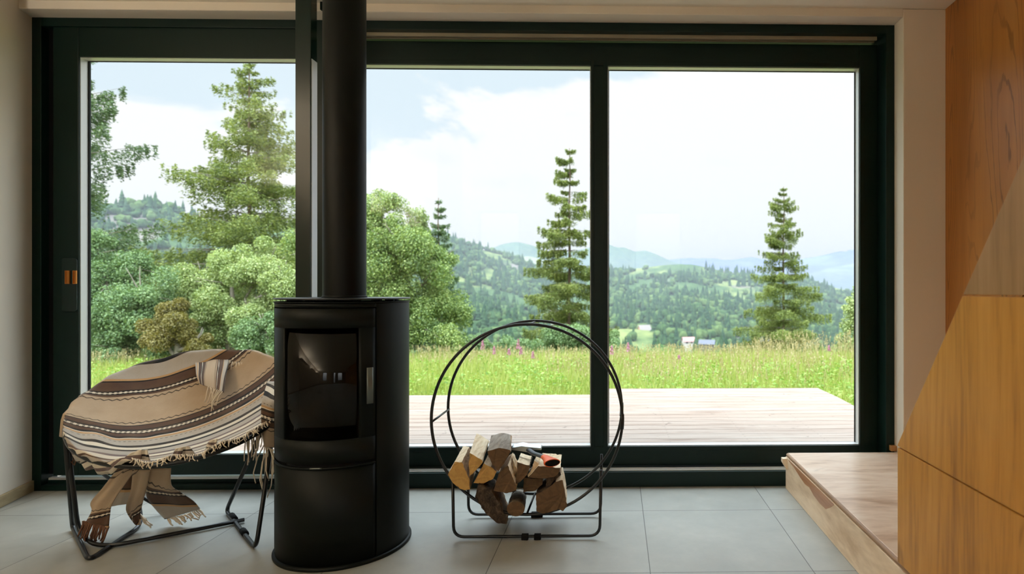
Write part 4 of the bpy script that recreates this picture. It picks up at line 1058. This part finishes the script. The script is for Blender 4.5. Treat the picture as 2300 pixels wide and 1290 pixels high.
broadleaf('bright young leafy tree at the right edge of the window', 1950, 14.0, [(1925, 730, 40, 0), (1960, 700, 55, 0), (1915, 690, 24, 0), (1910, 780, 34, 0), (1985, 760, 60, 0), (1940, 655, 26, .1)], 36000, 26, M_leafb, .05)
broadleaf('low scrubby bush at the meadow edge below the drooping spruce', 1130, 16.0, [(1120, 785, 40, 0), (1060, 790, 36, 0), (1180, 790, 34, 0)], 26000, 27, M_leafd, .05, 'leafy_bush', 'bush')
broadleaf('bush filling the gap at the foot of the drooping spruce', 1300, 17.0, [(1260, 770, 40, 0), (1310, 760, 46, 0), (1370, 775, 36, 0)], 30000, 28, M_leafd, .052, 'leafy_bush', 'bush')

# distant trees on the slopes: the nearest ones are things, the rest is forest
def cone_tree(seed, nseg=9, tiers=6):
    r = random.Random(seed); mb = MB(); vs_ = []; fs = []
    for t in range(tiers):
        z0 = .08+.86*t/tiers; z1 = min(z0+.30, 1.0); R = .20*(1-t/tiers)**.8+.01
        o = len(vs_)
        for k in range(nseg):
            a = 2*math.pi*k/nseg+t; q = R*r.uniform(.65, 1.15); vs_.append((q*math.cos(a), q*math.sin(a), z0-r.uniform(0, .04)))
        vs_.append((0, 0, z1)); fs += [(o+k, o+(k+1) % nseg, o+nseg) for k in range(nseg)]
    return np.array(vs_), np.array(fs)
def blob_tree(seed):
    import bmesh
    bm = bmesh.new(); bmesh.ops.create_icosphere(bm, subdivisions=2, radius=.5)
    r = random.Random(seed)
    vs_ = np.array([v.co*r.uniform(.62, 1.3) for v in bm.verts])*[1, 1, .95]+[0, 0, .45]
    fs = np.array([[v.index for v in f.verts] for f in bm.faces]); bm.free(); return vs_, fs
def foliage_far(name, c0, c1):
    def f(g, b):
        p = posc(g); geo = g.n('ShaderNodeNewGeometry')
        n = g.noise(p, .9, 4, .7); v = g.m('ADD', g.m('MULTIPLY', n, .6), g.m('MULTIPLY', geo.outputs['Random Per Island'], .4))
        g.l(g.mix(g.rng(v, .3, .7), c0, c1), b.inputs['Base Color']); bump(g, b, n, 1.0, 1.0)
    return mat(name, rough=.95, spec=.1, fn=f)
M_fcon = foliage_far('far_conifer', LS(58, 88, 64), LS(84, 114, 78))
M_fblob = foliage_far('far_broadleaf', LS(74, 106, 64), LS(118, 144, 86))
protos = [cone_tree(1), cone_tree(2), cone_tree(3)], [blob_tree(4), blob_tree(5), blob_tree(6)]
def scatter(n, d0, d1, px0, px1, seed):
    r = np.random.default_rng(seed)
    d = d0+(d1-d0)*r.random(n)**.8; p = r.uniform(px0, px1, n)
    x = d*((p-CX)/F+_s); y = d; dens = vnoise(x, y, 45, 9); edge = vnoise(x, y, 16, 10)
    keep = (dens+edge*.35 > .58-.12*(y < 330)+.10*((y > 560) & (p > 1400))) & (r.random(n) < .97)
    # clearings with houses
    for hx, hd, hw in ((1447, 375, 21), (1547, 300, 15), (1590, 270, 15), (1722, 300, 12)):
        keep &= ~((np.abs(p-hx) < hw) & (d < hd+12) & (d > 235))
    return x[keep], y[keep], r
def forest(name, label, kind_i, m, x, y, h, r, base):
    P = protos[kind_i]; V = []; Fc = []; o = 0
    pick = r.integers(0, 3, len(x)); rot = r.uniform(0, 6.28, len(x)); z = ground_z(x, y)-.3
    for i in range(len(x)):
        v, f = P[pick[i]]; c, s = math.cos(rot[i]), math.sin(rot[i])
        wd = h[i]*r.uniform(.8, 1.15)
        q = np.stack([(v[:, 0]*c-v[:, 1]*s)*wd+x[i], (v[:, 0]*s+v[:, 1]*c)*wd+y[i], v[:, 2]*h[i]+z[i]], 1)
        V.append(q); Fc.append(f+o); o += len(v)
    V = np.concatenate(V)-np.array(base); Fc = np.concatenate(Fc)
    me = bpy.data.meshes.new(name); me.vertices.add(len(V)); me.vertices.foreach_set('co', V.astype(np.float32).ravel())
    me.loops.add(Fc.size); me.loops.foreach_set('vertex_index', Fc.astype(np.int32).ravel())
    me.polygons.add(len(Fc)); me.polygons.foreach_set('loop_start', np.arange(0, Fc.size, 3, dtype=np.int32)); me.polygons.foreach_set('loop_total', np.full(len(Fc), 3, np.int32))
    me.materials.append(m); me.update(calc_edges=True)
    ob = bpy.data.objects.new(name, me); link(ob); ob.location = base; tag(ob, label, 'forest', kind='stuff'); return ob
x, y, r = scatter(15000, 200, 745, 100, 2050, 3); k = r.random(len(x)) < .32
forest('conifer_forest', 'dark green conifers covering the far valley slopes', 0, M_fcon, x[k], y[k], r.uniform(7, 14, k.sum()), r, (0, 400, 0))
forest('broadleaf_forest', 'rounded broadleaf trees covering the far valley slopes', 1, M_fblob, x[~k], y[~k], r.uniform(3.5, 7, (~k).sum()), r, (0, 401, 0))
x, y, r = scatter(3200, 40, 230, 150, 2050, 5)
h = r.uniform(2.4, 4.6, len(x))+y*.006
forest('valley_scrub', 'bushy treetops filling the valley just below the meadow', 1, M_fblob, x, y, h, r, (0, 120, 0))
def shared_tree(seed, kind_i, m):
    v, f = protos[kind_i][seed]; me = bpy.data.meshes.new('foliage'); me.from_pydata(v.tolist(), [], f.tolist()); me.materials.append(m); return me
sh = [shared_tree(i, 0, M_fcon) for i in range(3)]
rr = random.Random(5); 
spots = [(1400, 190, 13), (1404, 230, 14), (1478, 210, 15), (1500, 260, 13), (1512, 240, 14), (1620, 250, 16), (1650, 300, 15), (1660, 640, 15), (1672, 645, 18), (1686, 650, 14), (1700, 655, 13), (1640, 640, 12), (1577, 660, 14),
         (1075, 210, 14), (1100, 190, 11), (1150, 240, 13), (1054, 430, 20), (1090, 300, 12), (1830, 280, 13), (1860, 330, 14), (1880, 240, 11), (1418, 380, 16), (1455, 420, 15), (1520, 450, 14), (1560, 400, 15), (1610, 460, 15), (1885, 420, 14), (1845, 500, 15)]
for i, (px, Y, h) in enumerate(spots):
    x = Y*((px-CX)/F+_s); z = float(ground_z(np.array([x]), np.array([float(Y)]))[0])-.4
    o = bpy.data.objects.new('distant_spruce', sh[i % 3]); link(o); o.location = (x, Y, z); o.scale = (h, h, h); o.rotation_euler.z = rr.uniform(0, 6)
    tag(o, 'small dark distant spruce standing out on the wooded valley slopes', 'tree', 'distant spruces on the valley slopes')

# houses in the valley
def house(label, px, py, d, wd, hh, rf, wallc, roofc, rot):
    p = W(px, py, d); root = empty('house', (p.x, d, p.z)); tag(root, label, 'house', 'village houses in the valley'); root.rotation_euler.z = rot
    def local(mb, name, m):
        o = mb.build(name, m, base=(0, 0, 0)); o.parent = root; o.location = (0, 0, 0); return o
    dp = wd*.75
    mb = MB().box(-wd/2, wd/2, -dp/2, dp/2, -6, hh); mb.add([(-wd/2, -dp/2, hh), (-wd/2, dp/2, hh), (-wd/2, 0, hh+rf), (wd/2, -dp/2, hh), (wd/2, dp/2, hh), (wd/2, 0, hh+rf)], [(0, 1, 2), (3, 5, 4)])
    local(mb, 'wall', wallc)
    mb = MB(); o = .5; t = .2; k = o*rf/(dp/2)
    for s in (-1, 1):
        mb.add([(-wd/2-o, s*(dp/2+o), hh-k), (wd/2+o, s*(dp/2+o), hh-k), (wd/2+o, 0, hh+rf+.02), (-wd/2-o, 0, hh+rf+.02),
                (-wd/2-o, s*(dp/2+o), hh-k+t), (wd/2+o, s*(dp/2+o), hh-k+t), (wd/2+o, 0, hh+rf+t), (-wd/2-o, 0, hh+rf+t)],
               [(0, 1, 2, 3), (4, 5, 6, 7), (0, 1, 5, 4), (1, 2, 6, 5), (2, 3, 7, 6), (3, 0, 4, 7)])
    local(mb, 'roof', roofc)
    for wx in (-wd*.25, wd*.2): local(MB().box(wx-.5, wx+.5, -dp/2-.05, -dp/2+.02, hh*.35, hh*.35+1.2), 'window', M_dark)
mw = lambda n, c: mat(n, LS(*c)[:3], .85)
house('pinkish house with a grey gable roof among valley trees, leftmost of the houses', 1447, 752, 375, 7.5, 2.6, 3.4, mw('pink_render', (236, 190, 160)), mw('grey_roof', (176, 164, 160)), .5)
house('small house with a pinkish roof near the middle of the valley', 1546, 774, 300, 5.6, 1.9, 1.7, mw('pale_render', (235, 226, 214)), mw('pink_roof', (222, 164, 160)), .2)
house('dark roofed low cottage just right of the small pink house', 1588, 780, 270, 6.6, 1.7, 1.5, mw('dark_timber', (96, 90, 96)), mw('slate_roof', (120, 124, 138)), -.25)
house('white house half hidden by the lone spruce', 1722, 768, 300, 5.0, 2.6, 1.6, mw('white_render', (250, 250, 250)), mw('light_roof', (214, 214, 216)), .3)

# ------------------------------------------------------------------ meadow
r = np.random.default_rng(99)
def blades(n, x, y, hmin, hmax, wd, r, lean=.35):
    z = np.where(y < 7, np.minimum(ground_z(x, y)+.02, -.36), ground_z(x, y)+.02)
    h = r.uniform(hmin, hmax, n); az = r.uniform(0, 2*np.pi, n); le = r.uniform(.05, lean, n)*h
    dx, dy = np.cos(az)*le, np.sin(az)*le; wa = r.uniform(0, np.pi, n); wx, wy = np.cos(wa)*wd/2, np.sin(wa)*wd/2
    b = np.stack([x, y, z], 1); W_ = np.stack([wx, wy, 0*wx], 1)
    m1 = b+np.stack([dx*.35, dy*.35, h*.55], 1); tp = b+np.stack([dx, dy, h*.96], 1)
    q1 = np.stack([b-W_, b+W_, m1+W_*.8, m1-W_*.8], 1); q2 = np.stack([m1-W_*.8, m1+W_*.8, tp+W_*.12, tp-W_*.12], 1)
    return np.concatenate([q1, q2]), tp
def meadow_xy(n, r, y0, y1, bias=1.0):
    y = y0+(y1-y0)*r.random(n)**bias
    x = y*(r.uniform(-200, 2350, n)-CX)/F
    ok = ~((y < yd2+.06) & (x < xd+.05) & ((y < yd1+.05) | (x > xs-.05)))
    return x[ok], y[ok]
x, y = meadow_xy(170000, r, 5.6, 15.5, .85); cl_ = vnoise(x, y, 1.6, 44)
q, _ = blades(len(x), x, y, .14, .40, .008, r)
o = soup('meadow_grass', M_grass, q, base=(0, 9, -.4)); tag(o, 'tall bright green meadow grass beyond the deck', 'grass', kind='stuff')
# right side of the deck, close by
y = r.uniform(3.6, 6.4, 6000); x = xd+.06+r.random(6000)*2.6
q, _ = blades(6000, x, y, .12, .36, .011, r); tag(soup('deck_side_grass', M_grass, q, base=(3, 5, -.4)), 'green grass growing along the right end of the deck', 'grass', kind='stuff')
x, y = meadow_xy(9500, r, 6.8, 15.5, .7); keep = vnoise(x, y, 2.2, 12)+.12*(x > .8) > .50; x, y = x[keep], y[keep]
hs_ = .62+.38*sstep(.9, 1.6, x/np.maximum(y, 1)*6.0-.2)
q, tp = blades(len(x), x, y, .42, .80*hs_, .006, r, .2)
n = len(tp); hd_ = np.repeat(tp, 7, 0)+np.stack([r.normal(0, .006, n*7), r.normal(0, .006, n*7), -r.random(n*7)*.11], 1)
al = unit(np.array([0, 0, 1.])+r.normal(size=hd_.shape)*.3)
q2 = leaf_quads(hd_, al, np.full(len(hd_), .032), np.full(len(hd_), .012), r)
tag(soup('seed_stalks', M_straw, np.concatenate([q, q2]), base=(0, 9.5, -.4)), 'straw coloured seed heads standing above the meadow grass', 'grass', kind='stuff')
# leafy weeds in clumps
x, y = meadow_xy(1300, r, 5.8, 10, 1.2)
xe = np.concatenate([x, xd+.1+r.random(260)*1.6]); ye = np.concatenate([y, r.uniform(4.6, 7.2, 260)])
C_ = []; 
for a_, b_ in zip(xe, ye):
    if vnoise(np.array([a_]), np.array([b_]), 1.3, 77)[0] < .50 and a_ < xd: continue
    k = 26; hgt = r.uniform(.16, .34); c = np.stack([a_+r.normal(0, .07, k), b_+r.normal(0, .07, k), -.38+r.random(k)**.6*hgt], 1); C_.append(c)
c = np.concatenate(C_); al = unit(r.normal(size=c.shape)*[1, 1, .4]); s = r.uniform(.03, .065, len(c))
tag(soup('meadow_weeds', M_weed, leaf_quads(c, al, s, s*.5, r), base=(0, 7, -.38)), 'broad leaved green weeds among the grass near the deck edge', 'weeds', kind='stuff')
# pink flower spikes
def flower(label, px, py, Y, hh=.9, lk=.16, seed=0):
    p = W(px, py, Y); r = np.random.default_rng(seed); zb = float(ground_z(np.array([p.x]), np.array([Y]))[0])
    root = empty('pink_wildflower', (p.x, Y, zb)); tag(root, label, 'wildflower', 'pink flower spikes in the meadow')
    mb = MB().tube([(p.x+.02, Y, zb), (p.x+.01, Y, (zb+p.z)/2), (p.x, Y, p.z)], [.006, .005, .002], 6); mb.build('stem', M_grass, root)
    n = 110; t = r.random(n); az = r.uniform(0, 6.28, n); rad = (.006+.020*t)
    c = np.stack([p.x+np.cos(az)*rad, Y+np.sin(az)*rad, p.z-t*lk*Y/9], 1)
    soup('blossoms', M_pink, leaf_quads(c, unit(r.normal(size=c.shape)), np.full(n, .024), np.full(n, .017), r), root)
    n = 40; c = np.stack([p.x+r.normal(0, .035, n), Y+r.normal(0, .035, n), zb+r.random(n)*(p.z-zb-.25)], 1)
    soup('leaves', M_weed, leaf_quads(c, unit(r.normal(size=c.shape)), np.full(n, .09), np.full(n, .02), r), root)
for i, (px, py, Y, lb, lk) in enumerate([(1164, 762, 8.6, 'tallest pink flower spike, seen through the upper hoops of the log rack', .15), (1084, 762, 9.4, 'pink flower spike just left of the log rack top', .16),
        (1143, 784, 8.8, 'short pink flower spike left of the tallest spike', .09), (1170, 780, 9.2, 'pink flower spike tucked right behind the tallest spike', .12),
        (1110, 778, 9.8, 'faint pink flower spike between the rack edge and the tallest spike', .12), (1197, 790, 9.6, 'faded pink flower spike right of the tallest spike', .10),
        (1374, 777, 8.8, 'pink flower spike right of the mullion', .13), (1411, 770, 9.2, 'slender pink flower spike second right of the mullion', .14),
        (1525, 798, 9.6, 'small mauve flower spike in the right pane', .07), (1862, 776, 10.5, 'pale pink flower spike right of the lone spruce', .09)]):
    flower(lb, px, py, Y, lk=lk, seed=i)
